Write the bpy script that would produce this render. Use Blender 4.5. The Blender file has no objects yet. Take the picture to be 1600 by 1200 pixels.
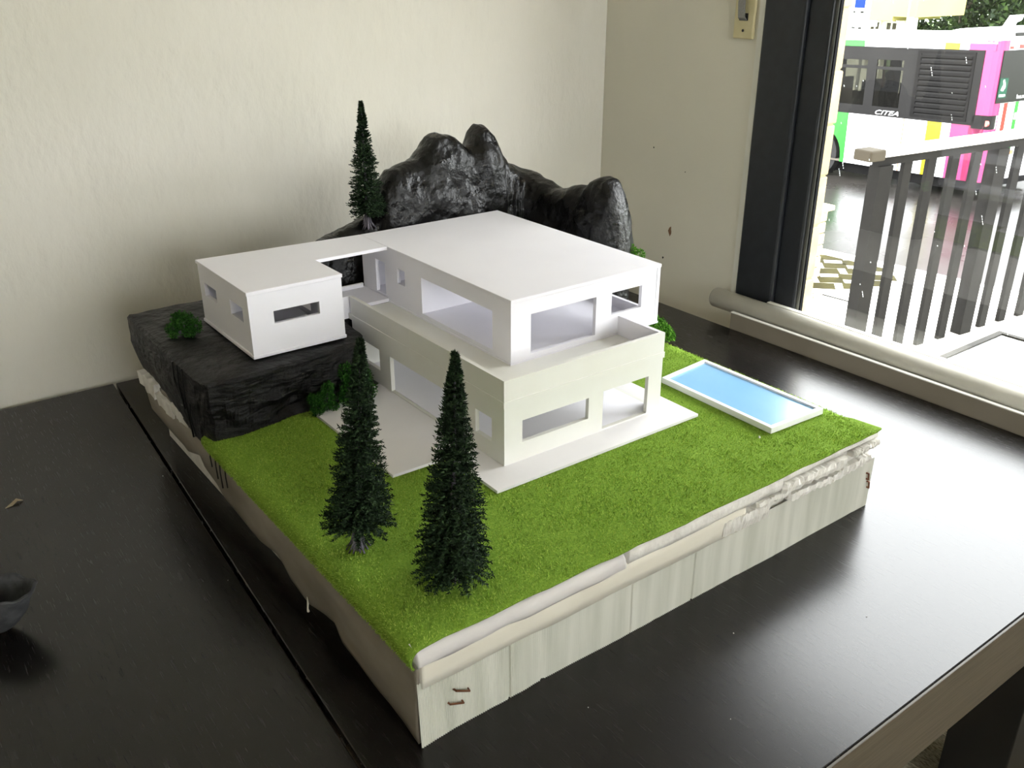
import bpy, bmesh, math, random
import numpy as np
from mathutils import Vector, Matrix

random.seed(7)
rng = np.random.default_rng(11)
S = 1.4                       # scene units below are scaled by S to metres
sc = bpy.context.scene
COL = sc.collection
pi = math.pi

# ------------------------------------------------------------------ camera, sky, exposure
CAM = np.array((-0.274024, -0.482288, 0.561907))
YAW, PITCH, ROLL, FPX = 0.927119, -0.423958, 0.00039, 1436.09
_f = Vector((math.cos(PITCH) * math.cos(YAW), math.cos(PITCH) * math.sin(YAW), math.sin(PITCH)))
_r = _f.cross(Vector((0, 0, 1))).normalized()
_u = _r.cross(_f)
_r2 = _r * math.cos(ROLL) + _u * math.sin(ROLL)
_u2 = -_r * math.sin(ROLL) + _u * math.cos(ROLL)
cam_data = bpy.data.cameras.new('camera')
cam_data.sensor_width = 36.0
cam_data.lens = 36.0 * FPX / 1600.0
cam_data.clip_start = 0.02
cam_data.clip_end = 400
cam = bpy.data.objects.new('camera', cam_data)
COL.objects.link(cam)
m3 = Matrix((_r2, _u2, -_f)).transposed()
cam.matrix_world = Matrix.Translation(Vector(CAM) * S) @ m3.to_4x4()
sc.camera = cam

SKY = 18.0
world = bpy.data.worlds.new('overcast_sky')
sc.world = world
world.use_nodes = True
bg = world.node_tree.nodes['Background']
bg.inputs['Color'].default_value = (0.965, 0.985, 1.0, 1)
bg.inputs['Strength'].default_value = SKY

sc.view_settings.view_transform = 'Standard'
sc.view_settings.look = 'None'
sc.view_settings.gamma = 1.0
sc.view_settings.use_curve_mapping = False
sc.view_settings.exposure = -0.33

# portals on the window and the added fill window to sample the sky light
def portal(w, h, loc, rot):
    pl = bpy.data.lights.new('window_portal', 'AREA')
    pl.shape = 'RECTANGLE'
    pl.size = w * S
    pl.size_y = h * S
    pl.cycles.is_portal = True
    po = bpy.data.objects.new('window_portal', pl)
    COL.objects.link(po)
    po.location = Vector(loc) * S
    po.rotation_euler = rot
FILL_WIN = (-0.80, 0.80, 0.35, 1.15)      # window added unseen behind the camera as fill light: x0, x1, z0, z1
portal(0.60, 0.76, (0.992, 0.09, 0.335), (pi / 2, 0, pi / 2))
portal(FILL_WIN[1] - FILL_WIN[0], FILL_WIN[3] - FILL_WIN[2], ((FILL_WIN[0] + FILL_WIN[1]) / 2, -2.53, (FILL_WIN[2] + FILL_WIN[3]) / 2), (pi / 2, 0, pi))

# ------------------------------------------------------------------ materials
def lin(h):
    if isinstance(h, str):
        h = h.lstrip('#')
        c = [int(h[i:i + 2], 16) / 255 for i in (0, 2, 4)]
    else:
        c = [v / 255 for v in h]
    return tuple((v / 12.92 if v <= 0.04045 else ((v + 0.055) / 1.055) ** 2.4) for v in c) + (1,)

def mat(name, col, rough=0.6, spec=0.5, col2=None, nscale=20, ndetail=4, stretch=(1, 1, 1), bump=0.0, bscale=60,
        bstretch=None, metal=0.0, coat=0.0, island=None, rough2=None, bdist=0.002, ramp=(0.35, 0.65)):
    m = bpy.data.materials.new(name)
    m.use_nodes = True
    nt = m.node_tree
    N, L = nt.nodes, nt.links
    b = N['Principled BSDF']
    b.inputs['Base Color'].default_value = lin(col)
    b.inputs['Roughness'].default_value = rough
    b.inputs['Specular IOR Level'].default_value = spec
    b.inputs['Metallic'].default_value = metal
    b.inputs['Coat Weight'].default_value = coat
    tc = N.new('ShaderNodeTexCoord')
    def noise(scale, st):
        mp = N.new('ShaderNodeMapping')
        mp.inputs['Scale'].default_value = st
        L.new(tc.outputs['Object'], mp.inputs['Vector'])
        n = N.new('ShaderNodeTexNoise')
        n.inputs['Scale'].default_value = scale
        n.inputs['Detail'].default_value = ndetail
        L.new(mp.outputs['Vector'], n.inputs['Vector'])
        return n
    last = None
    if col2 is not None:
        n = noise(nscale, stretch)
        r = N.new('ShaderNodeValToRGB')
        r.color_ramp.elements[0].position = ramp[0]
        r.color_ramp.elements[1].position = ramp[1]
        r.color_ramp.elements[0].color = lin(col)
        r.color_ramp.elements[1].color = lin(col2)
        L.new(n.outputs['Fac'], r.inputs['Fac'])
        last = r.outputs['Color']
        if rough2 is not None:
            mr = N.new('ShaderNodeMapRange')
            mr.inputs['From Min'].default_value = ramp[0]
            mr.inputs['From Max'].default_value = ramp[1]
            mr.inputs['To Min'].default_value = rough
            mr.inputs['To Max'].default_value = rough2
            L.new(n.outputs['Fac'], mr.inputs['Value'])
            L.new(mr.outputs['Result'], b.inputs['Roughness'])
    if island is not None:
        g = N.new('ShaderNodeNewGeometry')
        r = N.new('ShaderNodeValToRGB')
        cr = r.color_ramp
        while len(cr.elements) < len(island):
            cr.elements.new(0.5)
        for i, c in enumerate(island):
            cr.elements[i].position = i / (len(island) - 1)
            cr.elements[i].color = lin(c)
        L.new(g.outputs['Random Per Island'], r.inputs['Fac'])
        if last is not None:
            mx = N.new('ShaderNodeMixRGB')
            mx.inputs['Fac'].default_value = 0.5
            L.new(last, mx.inputs['Color1'])
            L.new(r.outputs['Color'], mx.inputs['Color2'])
            last = mx.outputs['Color']
        else:
            last = r.outputs['Color']
    if last is not None:
        L.new(last, b.inputs['Base Color'])
    if bump:
        n2 = noise(bscale, bstretch or stretch)
        bp = N.new('ShaderNodeBump')
        bp.inputs['Strength'].default_value = bump
        bp.inputs['Distance'].default_value = bdist
        L.new(n2.outputs['Fac'], bp.inputs['Height'])
        L.new(bp.outputs['Normal'], b.inputs['Normal'])
    return m

M = {}
M['wall'] = mat('woodchip_wall_paint', '#dad6c9', 0.85, 0.2, '#dfdbd0', 3, bump=0.55, bscale=38, bstretch=(1, 1, 0.55), bdist=0.006)
M['wall_smooth'] = mat('smooth_wall_paint', '#d6d2c3', 0.7, 0.25, '#d1cdbe', 2.5, bump=0.08, bscale=30)
M['ceiling'] = mat('ceiling_paint', '#eae8e2', 0.9, 0.2, bump=0.1, bscale=40)
M['floor'] = mat('pale_wood_floor', '#d9c7a2', 0.5, 0.4, '#cfbb94', 6, stretch=(1, 8, 1), bump=0.05)
M['trim_white'] = mat('white_trim_paint', '#dedcd4', 0.5, 0.4, '#d6d4ca', 9)
M['frame'] = mat('anthracite_window_frame', '#1c1f23', 0.42, 0.4, '#22252a', 40, bump=0.08, bscale=300)
M['frame_grey'] = mat('grey_frame_bevel', '#55554f', 0.5, 0.4, '#4d4d48', 30)
M['gasket'] = mat('black_rubber_gasket', '#08090b', 0.8, 0.1, '#0b0c10', 60)
M['bead'] = mat('plaster_corner_bead', '#d8d6cc', 0.7, 0.3, '#cfcdc2', 12)
M['sandstone'] = mat('sandstone_jamb', '#b3a684', 0.9, 0.05, '#9e9070', 14, bump=0.4, bscale=50)
M['plastic_cream'] = mat('cream_plastic', '#c9bf98', 0.5, 0.4, '#c0b58c', 30)
M['slot'] = mat('dark_slot', '#20201e', 0.7, 0.3, '#2a2a27', 50)
M['strap'] = mat('grey_webbing', '#8d8c8a', 0.8, 0.3, '#7f7e7b', 400, bump=0.3, bscale=600)
M['tube'] = mat('white_tube_plastic', '#c4c1b6', 0.4, 0.45, '#bcb9ad', 12)
M['sillboard'] = mat('white_sill_lacquer', '#b9b3a6', 0.5, 0.4, '#b1ab9d', 8)
M['lip_shade'] = mat('white_lip_in_shade', '#7f776a', 0.55, 0.3, '#787062', 8)  # white lip's backlit shade painted into its colour
M['cap'] = mat('taupe_rail_cap', '#35312a', 0.8, 0.05, '#3b372f', 8)
M['rimdark'] = mat('dark_grey_metal_rim', '#2e2d2b', 0.7, 0.08, '#343330', 10)
M['table'] = mat('black_brown_veneer', '#0f0d0b', 0.26, 0.42, '#14110f', 60, 8, stretch=(9, 0.45, 1), bump=0.0, bscale=240,
                 bstretch=(7, 0.3, 1), rough2=0.275, bdist=0.0006)
M['table_edge'] = mat('veneer_edge', '#574f43', 0.5, 0.4, '#494236', 30, stretch=(0.4, 4, 9), bump=0.1, bscale=60)
M['leg'] = mat('black_leg_lacquer', '#100f10', 0.5, 0.4, '#171617', 12)
M['rug'] = mat('woven_rug', '#d0c9b4', 0.95, 0.1, '#8a8472', 260, 3, stretch=(1, 0.35, 1), bump=0.8, bscale=260, bdist=0.004)
M['foamcore'] = mat('white_foamcore_card', '#f1eff5', 0.45, 0.4, '#edebf1', 7, bump=0.03, bscale=40)
M['foamcore_lo'] = mat('white_card_cream', '#e3e2dc', 0.5, 0.4, '#dedcd5', 9, bump=0.04, bscale=50)
M['paving'] = mat('white_card_paving', '#e4e1e2', 0.5, 0.35, '#dedbdb', 8)
M['foam'] = mat('polystyrene_foam', '#e2dfd8', 0.75, 0.3, '#cfcbc3', 40, bump=0.5, bscale=120, bdist=0.003)
M['foam_strip'] = mat('grey_foam_strip', '#d2cecb', 0.6, 0.35, '#bcb8b7', 16, stretch=(0.3, 1, 1), bump=0.25, bscale=90)
M['tape'] = mat('masking_tape', '#e2ddcf', 0.6, 0.35, '#d6d0c0', 16, stretch=(0.3, 1, 1), bump=0.22, bscale=70)
M['corr'] = mat('fluted_plastic', '#e0dfd5', 0.45, 0.4, '#cbcbbf', 9, stretch=(5, 1, 0.4), bump=0.05, bscale=60)
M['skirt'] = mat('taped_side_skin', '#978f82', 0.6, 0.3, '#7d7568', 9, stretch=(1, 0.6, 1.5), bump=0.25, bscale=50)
M['copper'] = mat('coppery_staple', '#6f4630', 0.4, 0.5, '#7d5238', 80, metal=0.8)
M['lawn'] = mat('green_flock_mat', '#6d8d30', 0.95, 0.1, '#80a03a', 260, 4, bump=0.7, bscale=500, bdist=0.002)
M['blade'] = mat('green_flock_fibre', '#86a93e', 0.85, 0.15, '#9aba4a', 26, 4,
                 island=['#5f7d24', '#7c9e33', '#90b040', '#a8c254', '#ccd46e'])
M['rock'] = mat('black_painted_foil_rock', '#090808', 0.20, 0.32, '#100f0e', 24, 6, bump=0.8, bscale=62, bdist=0.006, rough2=0.42)
M['rock_matt'] = mat('black_painted_plaster', '#0d0c0c', 0.6, 0.3, '#151312', 18, 6, bump=1.0, bscale=42, bstretch=(1, 1, 3.2), bdist=0.008, rough2=0.42)
M['drip'] = mat('black_paint_drip', '#0d0d0d', 0.4, 0.5, '#131313', 40)
M['needle'] = mat('dark_fir_needles', '#20381f', 0.85, 0.2, island=['#0f1a0d', '#182716', '#22341c', '#3c5232'])
M['trunk'] = mat('silvery_plastic_bark', '#6c6570', 0.5, 0.5, '#2b2830', 120, 4, stretch=(1, 1, 0.2), bump=0.5, bscale=200)
M['bush'] = mat('bush_foam_dark', '#24441d', 0.95, 0.1, island=['#17320f', '#234618', '#305a20', '#3d6a28'])
M['bush_light'] = mat('bush_foam_light', '#4a7a28', 0.95, 0.1, island=['#2c5416', '#3f7020', '#5a8d2e', '#74a63c'])
M['water'] = mat('glossy_blue_sheet', '#7fb0d8', 0.22, 0.9, '#86b6dc', 5)
M['pool_rim'] = mat('white_rim_card', '#ecebec', 0.5, 0.4, '#e5e4e4', 20)
M['greyfelt'] = mat('grey_felt', '#4c4d4f', 0.9, 0.2, '#3a3b3d', 50, bump=0.5, bscale=160, bdist=0.003)
M['paper'] = mat('beige_scrap', '#a3957c', 0.8, 0.2, '#8d7f66', 60)
M['crumb'] = mat('white_crumb', '#d8d6d0', 0.8, 0.2, '#c8c5bc', 60)
M['scuff'] = mat('brown_scuff', '#8a6a50', 0.8, 0.2, '#74573f', 90)
M['asphalt'] = mat('wet_asphalt', '#201e1c', 0.18, 0.22, '#2b2826', 0.5, 8, bump=0.22, bscale=16, bdist=0.01, rough2=0.34)
M['sidewalk'] = mat('pale_wet_concrete', '#d6d2c6', 0.4, 0.4, '#c5c0b2', 1.3, 6, bump=0.15, bscale=14)
M['flag'] = mat('olive_flagstone', '#2c2a1c', 0.8, 0.02, '#38351f', 3, bump=0.2, bscale=20)
M['kerb'] = mat('kerb_stone', '#d9d6cd', 0.5, 0.4, '#c6c2b8', 4)
M['gravel'] = mat('reddish_gravel', '#5d3a24', 0.8, 0.2, '#c8b8a0', 22, 3, bump=0.8, bscale=22, bdist=0.03)
M['railblack'] = mat('black_brown_painted_steel', '#0f0e0d', 0.7, 0.08, '#151412', 6, bump=0.15, bscale=40)
M['railwhite'] = mat('wet_white_handrail', '#e9e7e2', 0.25, 0.5, '#dedbd4', 8)
M['concrete'] = mat('pale_concrete', '#cfcbc0', 0.7, 0.3, '#c0bbae', 3, bump=0.2)
M['bus_white'] = mat('bus_white_paint', '#f0f1f2', 0.25, 0.5, '#eaecee', 0.6)
M['bus_green'] = mat('bus_green_paint', '#1c6a20', 0.3, 0.3, '#1f7023', 0.8)
M['bus_pink'] = mat('bus_pink_paint', '#8c2c56', 0.3, 0.3, '#862952', 0.8)
M['bus_pink2'] = mat('bus_deep_pink_paint', '#6e1038', 0.3, 0.3, '#690e34', 0.8)
M['bus_yellow'] = mat('bus_yellow_paint', '#9a8b00', 0.3, 0.3, '#938400', 0.8)
M['bus_red'] = mat('bus_red_paint', '#7a1f18', 0.3, 0.3, '#741d16', 0.8)
M['bus_orange'] = mat('bus_orange_line', '#b8683a', 0.4, 0.5, '#b06234', 0.8)
M['bus_black'] = mat('bus_black_band', '#0e0d0d', 0.4, 0.12, '#121111', 1.2)
M['bus_grille'] = mat('bus_grille_black', '#0c0b0b', 0.7, 0.1, '#111010', 3)
M['tyre'] = mat('tyre_rubber', '#1d1c1c', 0.8, 0.3, '#262525', 6)
M['sticker'] = mat('green_sticker', '#123f2e', 0.5, 0.1, '#103a2a', 2)
M['white_print'] = mat('white_print', '#efefef', 0.5, 0.4, '#e8e8e8', 5)
M['seat'] = mat('bus_interior_grey', '#5a554d', 0.8, 0.3, '#4d4841', 5)
M['cloth'] = mat('dark_clothes', '#191817', 0.9, 0.2, '#201f1e', 5)
M['skin'] = mat('face_skin', '#6d4a38', 0.7, 0.3, '#644232', 6)
M['hair'] = mat('dark_hair', '#12100f', 0.8, 0.3, '#181513', 20)
M['redlamp'] = mat('red_lamp_lens', '#c4605a', 0.2, 0.5, '#b8544e', 4)
M['facade'] = mat('pale_yellow_render', '#b0a468', 0.8, 0.1, '#aa9e62', 0.6)
M['facade_white'] = mat('white_render', '#ece8da', 0.8, 0.2, '#e4e0d0', 0.6)
M['facade_glass'] = mat('facade_window_glass', '#3a372e', 0.5, 0.1, '#454136', 1)
M['sign_blue'] = mat('blue_sign', '#082a78', 0.5, 0.1, '#072670', 2)
M['ink'] = mat('grey_lettering', '#2a2a28', 0.7, 0.1, '#242422', 3)
M['leaf_far'] = mat('far_foliage', '#3f5a2c', 0.8, 0.2, island=['#131d10', '#1c2b18', '#28391d', '#3c5026', '#182419'])
M['bark'] = mat('far_bark', '#3d342a', 0.9, 0.2, '#2f2820', 6)
M['rimgrey'] = mat('grey_metal_rim', '#8d8b86', 0.4, 0.5, '#83817c', 10)
M['ground_grass'] = mat('verge_grass', '#4a5f30', 0.9, 0.1, '#3d5228', 2)

def glass_mat(name, tint, ior=1.45, rough=0.0):
    m = bpy.data.materials.new(name)
    m.use_nodes = True
    nt = m.node_tree
    N, L = nt.nodes, nt.links
    N.remove(N['Principled BSDF'])
    t = N.new('ShaderNodeBsdfTransparent')
    t.inputs['Color'].default_value = tint
    g = N.new('ShaderNodeBsdfGlossy')
    g.inputs['Roughness'].default_value = rough
    r0 = ((ior - 1) / (ior + 1)) ** 2
    lw = N.new('ShaderNodeLayerWeight')
    lw.inputs['Blend'].default_value = 0.5
    pw = N.new('ShaderNodeMath')
    pw.operation = 'POWER'
    pw.inputs[1].default_value = 5.0
    L.new(lw.outputs['Facing'], pw.inputs[0])
    fr = N.new('ShaderNodeMath')
    fr.operation = 'MULTIPLY_ADD'
    fr.inputs[1].default_value = 1 - r0
    fr.inputs[2].default_value = r0
    L.new(pw.outputs[0], fr.inputs[0])
    mx = N.new('ShaderNodeMixShader')
    L.new(fr.outputs[0], mx.inputs['Fac'])
    L.new(t.outputs['BSDF'], mx.inputs[1])
    L.new(g.outputs['BSDF'], mx.inputs[2])
    L.new(mx.outputs['Shader'], N['Material Output'].inputs['Surface'])
    return m
M['glass'] = glass_mat('window_glass', (0.985, 0.99, 0.985, 1))
M['bus_glass'] = glass_mat('tinted_bus_glass', (0.26, 0.26, 0.24, 1), 1.15)
M['table_glass'] = glass_mat('frosty_table_glass', (0.75, 0.78, 0.77, 1), 1.9, 0.1)
M['rain'] = mat('rain_water', '#eef2f2', 0.15, 0.6, '#e4eaea', 40)

# ------------------------------------------------------------------ mesh helpers
def empty(name, loc=(0, 0, 0)):
    o = bpy.data.objects.new(name, None)
    COL.objects.link(o)
    o.location = Vector(loc) * S
    o.empty_display_size = 0.05
    return o

def tag(o, label, cat, group=None):
    o['label'] = label
    o['category'] = cat
    if group:
        o['group'] = group
    return o

def thing(name, label, cat, loc=(0, 0, 0), group=None):
    return tag(empty(name, loc), label, cat, group)

ORG = {}
def obj(name, V, F, m, parent=None, smooth=False, kind=None):
    """V in scene units, absolute; stored relative to the origin of the top-level parent"""
    V = np.asarray(V, float)
    p = parent
    off = np.zeros(3)
    while p is not None:
        off = off + np.array(p.location) / S
        p = p.parent
    me = bpy.data.meshes.new(name)
    me.from_pydata(((V - off) * S).tolist(), [], [list(map(int, f)) for f in F])
    me.materials.append(M[m] if isinstance(m, str) else m)
    if smooth:
        me.polygons.foreach_set('use_smooth', [True] * len(me.polygons))
    me.update()
    o = bpy.data.objects.new(name, me)
    COL.objects.link(o)
    if parent is not None:
        o.parent = parent
    if kind:
        o['kind'] = kind
    return o

def recalc(o):
    bm = bmesh.new()
    bm.from_mesh(o.data)
    bmesh.ops.remove_doubles(bm, verts=bm.verts, dist=1e-5)
    bmesh.ops.recalc_face_normals(bm, faces=bm.faces)
    bm.to_mesh(o.data)
    bm.free()
    return o

def bevel(o, w, seg=2, angle=0.6):
    md = o.modifiers.new('bevel', 'BEVEL')
    md.width = w * S
    md.segments = seg
    md.limit_method = 'ANGLE'
    md.angle_limit = angle
    return o

class MB:
    def __init__(self):
        self.V, self.F = [], []
    def add(self, V, F):
        n = len(self.V)
        self.V += [tuple(v) for v in V]
        self.F += [[i + n for i in f] for f in F]
        return self
    def box(self, a, b):
        x0, y0, z0 = a
        x1, y1, z1 = b
        V = [(x0, y0, z0), (x1, y0, z0), (x1, y1, z0), (x0, y1, z0), (x0, y0, z1), (x1, y0, z1), (x1, y1, z1), (x0, y1, z1)]
        return self.add(V, [(0, 3, 2, 1), (4, 5, 6, 7), (0, 1, 5, 4), (1, 2, 6, 5), (2, 3, 7, 6), (3, 0, 4, 7)])
    def prism(self, poly, z0, z1):
        n = len(poly)
        V = [(x, y, z0) for x, y in poly] + [(x, y, z1) for x, y in poly]
        F = [list(range(n))[::-1], list(range(n, 2 * n))] + [(i, (i + 1) % n, n + (i + 1) % n, n + i) for i in range(n)]
        return self.add(V, F)
    def extrude(self, P3, d):
        n = len(P3)
        d = np.array(d, float)
        V = [tuple(p) for p in P3] + [tuple(np.array(p) + d) for p in P3]
        F = [list(range(n))[::-1], list(range(n, 2 * n))] + [(i, (i + 1) % n, n + (i + 1) % n, n + i) for i in range(n)]
        return self.add(V, F)
    def tube(self, pts, rad, seg=12, cap=True):
        pts = [np.array(p, float) for p in pts]
        if not hasattr(rad, '__len__'):
            rad = [rad] * len(pts)
        V, F = [], []
        for i, p in enumerate(pts):
            a = pts[max(i - 1, 0)]
            b = pts[min(i + 1, len(pts) - 1)]
            t = (b - a) / (np.linalg.norm(b - a) + 1e-12)
            ref = np.array((0, 0, 1.0)) if abs(t[2]) < 0.9 else np.array((1.0, 0, 0))
            n1 = np.cross(t, ref)
            n1 /= np.linalg.norm(n1)
            n2 = np.cross(t, n1)
            for k in range(seg):
                an = 2 * pi * k / seg
                V.append(p + rad[i] * (math.cos(an) * n1 + math.sin(an) * n2))
        for i in range(len(pts) - 1):
            for k in range(seg):
                F.append((i * seg + k, i * seg + (k + 1) % seg, (i + 1) * seg + (k + 1) % seg, (i + 1) * seg + k))
        if cap:
            F.append(list(range(seg))[::-1])
            F.append([(len(pts) - 1) * seg + k for k in range(seg)])
        return self.add(V, F)
    def panel(self, O, U, V, Nn, L, H, T, holes=()):
        """board L x H x T with rectangular holes (u0, v0, u1, v1)"""
        O, U, V, Nn = [np.array(a, float) for a in (O, U, V, Nn)]
        us = sorted({0.0, L} | {min(max(h[0], 0), L) for h in holes} | {min(max(h[2], 0), L) for h in holes})
        vs = sorted({0.0, H} | {min(max(h[1], 0), H) for h in holes} | {min(max(h[3], 0), H) for h in holes})
        nu, nv = len(us) - 1, len(vs) - 1
        def solid(i, j):
            if i < 0 or j < 0 or i >= nu or j >= nv:
                return False
            cu, cv = (us[i] + us[i + 1]) / 2, (vs[j] + vs[j + 1]) / 2
            return not any(h[0] < cu < h[2] and h[1] < cv < h[3] for h in holes)
        idx, VV, FF = {}, [], []
        def vid(i, j, k):
            key = (i, j, k)
            if key not in idx:
                idx[key] = len(VV)
                VV.append(O + U * us[i] + V * vs[j] + Nn * (T * k))
            return idx[key]
        flip = np.dot(np.cross(U, V), Nn) > 0
        def quad(q):
            FF.append(q if flip else q[::-1])
        for i in range(nu):
            for j in range(nv):
                if not solid(i, j):
                    continue
                quad([vid(i, j, 1), vid(i + 1, j, 1), vid(i + 1, j + 1, 1), vid(i, j + 1, 1)])
                quad([vid(i, j, 0), vid(i, j + 1, 0), vid(i + 1, j + 1, 0), vid(i + 1, j, 0)])
                if not solid(i - 1, j):
                    quad([vid(i, j, 0), vid(i, j, 1), vid(i, j + 1, 1), vid(i, j + 1, 0)])
                if not solid(i + 1, j):
                    quad([vid(i + 1, j, 0), vid(i + 1, j + 1, 0), vid(i + 1, j + 1, 1), vid(i + 1, j, 1)])
                if not solid(i, j - 1):
                    quad([vid(i, j, 0), vid(i + 1, j, 0), vid(i + 1, j, 1), vid(i, j, 1)])
                if not solid(i, j + 1):
                    quad([vid(i, j + 1, 0), vid(i, j + 1, 1), vid(i + 1, j + 1, 1), vid(i + 1, j + 1, 0)])
        return self.add(VV, FF)
    def lathe(self, c, prof, seg=20):
        V, F = [], []
        for r, z in prof:
            for k in range(seg):
                a = 2 * pi * k / seg
                V.append((c[0] + r * math.cos(a), c[1] + r * math.sin(a), c[2] + z))
        for i in range(len(prof) - 1):
            for k in range(seg):
                F.append((i * seg + k, i * seg + (k + 1) % seg, (i + 1) * seg + (k + 1) % seg, (i + 1) * seg + k))
        F.append(list(range(seg))[::-1])
        F.append([(len(prof) - 1) * seg + k for k in range(seg)])
        return self.add(V, F)
    def build(self, name, m, parent=None, smooth=False, kind=None):
        return obj(name, self.V, self.F, m, parent, smooth, kind)

def struct(o):
    o['kind'] = 'structure'
    return o

# smooth value noise for shaping
_perm = rng.permutation(512)
_grad = rng.uniform(-1, 1, 512)
def vnoise(p, scale=1.0):
    p = np.asarray(p, float) * scale
    i = np.floor(p).astype(int)
    f = p - i
    f = f * f * (3 - 2 * f)
    out = np.zeros(p.shape[:-1])
    for dx in (0, 1):
        for dy in (0, 1):
            for dz in (0, 1):
                h = _perm[(_perm[(_perm[(i[..., 0] + dx) % 512] + i[..., 1] + dy) % 512] + i[..., 2] + dz) % 512]
                w = (f[..., 0] if dx else 1 - f[..., 0]) * (f[..., 1] if dy else 1 - f[..., 1]) * (f[..., 2] if dz else 1 - f[..., 2])
                out = out + w * _grad[h]
    return out
def fbm(p, scale, oct=4):
    return sum(vnoise(np.asarray(p) + 13.7 * k, scale * 2 ** k) / 2 ** k for k in range(oct))

# ------------------------------------------------------------------ the room
WX, WY = 0.972, 0.885          # window wall and long wall planes
ZF, ZC = -0.536, 1.30
RX, RY = -2.1, -2.5
struct(MB().box((RX - .1, RY - .1, ZF - .05), (WX + .28, WY + .1, ZF)).build('floor', 'floor'))
struct(MB().box((RX - .1, RY - .1, ZC), (WX + .28, WY + .1, ZC + .08)).build('ceiling', 'ceiling'))
struct(MB().box((RX - .1, WY, ZF), (WX + .28, WY + .1, ZC)).build('wall_back', 'wall'))
struct(MB().box((RX - .1, RY - .1, ZF), (RX, WY, ZC)).build('wall_left', 'wall'))
struct(MB().panel((RX, RY, ZF), (1, 0, 0), (0, 0, 1), (0, -1, 0), WX + .28 - RX, ZC - ZF, .1,
                  [(FILL_WIN[0] - RX, FILL_WIN[2] - ZF, FILL_WIN[1] - RX, FILL_WIN[3] - ZF)]).build('wall_front', 'wall_smooth'))
WIN_Y0, WIN_Y1, WIN_Z0, WIN_Z1 = -0.33, 0.517, -.12, 0.82
struct(MB().panel((WX, RY, ZF), (0, 1, 0), (0, 0, 1), (1, 0, 0), WY - RY, ZC - ZF, 0.04,
                  [(WIN_Y0 - RY, WIN_Z0 - ZF, WIN_Y1 - RY, WIN_Z1 - ZF)]).build('wall_right', 'wall_smooth'))
# outer leaf of the wall with its sandstone jamb of rough blocks
ow = struct(MB().panel((WX + .07, RY, ZF - 2.2), (0, 1, 0), (0, 0, 1), (1, 0, 0), WY - RY + .6, ZC - ZF + 2.4, 0.06,
                       [(WIN_Y0 - RY, WIN_Z0 - ZF + 2.2 - .01, 0.459 - RY, WIN_Z1 - ZF + 2.2)]).build('wall_outer', 'sandstone'))
z = -0.13
k = 0
while z < 0.82:
    h = 0.085 + 0.02 * random.random()
    e = random.uniform(-.002, .003)
    bevel(MB().box((WX + .072, 0.4565 + e, z), (WX + .135, 0.56, min(z + h - .002, 0.82))).build('stone_block', 'sandstone', ow), .003)
    z += h
    k += 1
# plaster bead and marks on the window wall
struct(MB().box((WX - .003, 0.516, 0.0), (WX + .003, 0.528, ZC)).build('trim_1', 'bead'))
wr = bpy.data.objects['wall_right']
def blot(name, m, y, z, ry, rz, parent, n=14):
    P = []
    for i in range(n):
        a = 2 * pi * i / n
        q = 1 + random.uniform(-.3, .3)
        P.append((WX - .0006, y + ry * q * math.cos(a), z + rz * q * math.sin(a)))
    return MB().extrude(P, (.0008, 0, 0)).build(name, m, parent)
blot('paint_chip', 'scuff', .687, .116, .0035, .0095, wr)
blot('paint_chip', 'ink', .70, .062, .0018, .002, wr)
blot('paint_chip', 'ink', .660, .23, .0009, .0009, wr)
blot('paint_chip', 'ink', .742, .262, .0012, .0012, wr)
wb = bpy.data.objects['wall_back']
MB().add([(-.098, WY - .0006, .318), (-.094, WY - .0006, .317), (-.093, WY - .0006, .322), (-.097, WY - .0006, .323)], [(0, 1, 2, 3)]).build('paint_chip', 'ink', wb)
struct(MB().box((-.40, WY - .012, ZF), (-.166, WY - .0005, .012)).build('trim_2', 'floor'))

# window
win = struct(empty('window_1', (1.0, 0.45, 0.0)))
GY = 0.388
def ring(x0, x1, y0, y1, z0, z1, w):
    return MB().panel((x0, y0, z0), (0, 1, 0), (0, 0, 1), (1, 0, 0), y1 - y0, z1 - z0, x1 - x0,
                      [(w, w, y1 - y0 - w, z1 - z0 - w)])
bevel(ring(0.966, 1.000, WIN_Y0, WIN_Y1, -.118, WIN_Z1, .078).build('outer_frame', 'frame', win), .004)
for y0, y1 in ((WIN_Y0 + .075, 0.4405),):
    bevel(ring(0.974, 0.984, y0, y1, -.085, WIN_Z1 - .06, .0435).build('sash', 'frame', win), .004)
    bevel(ring(0.978, 0.9838, y0 + .0430, y1 - .0430, -.0420, WIN_Z1 - .103, .0065).build('sash_bevel', 'frame_grey', win), .002)
    ring(0.980, 0.9866, y0 + .0475, y1 - .0475, -.0375, WIN_Z1 - .1075, .004).build('gasket', 'gasket', win)
    pane = MB().box((.9842, y0 + .0512, -.0338), (.9864, y1 - .0512, WIN_Z1 - .1112)).build('glass_pane', 'glass', win)
    if y0 > -1:
        mb = MB()
        pts = [(1495, 50), (1530, 108)]
        for i in range(85):
            yy = random.uniform(-.2, GY - .01)
            zz = random.uniform(.06, .62)
            L = random.choice([.003, .005, .008, .013]) * random.uniform(.7, 1.2)
            w = random.uniform(.00045, .0008)
            d = np.array((0, .35, 1.0))
            d /= np.linalg.norm(d)
            for j in range(max(1, int(L / .003))):
                c = np.array((.9868, yy, zz)) + d * j * .0034
                mb.tube([c, c + d * random.uniform(.0012, .003)], [w, w * .6], 5)
        mb.build('rain_streaks', 'rain', pane, kind='stuff')
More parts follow.
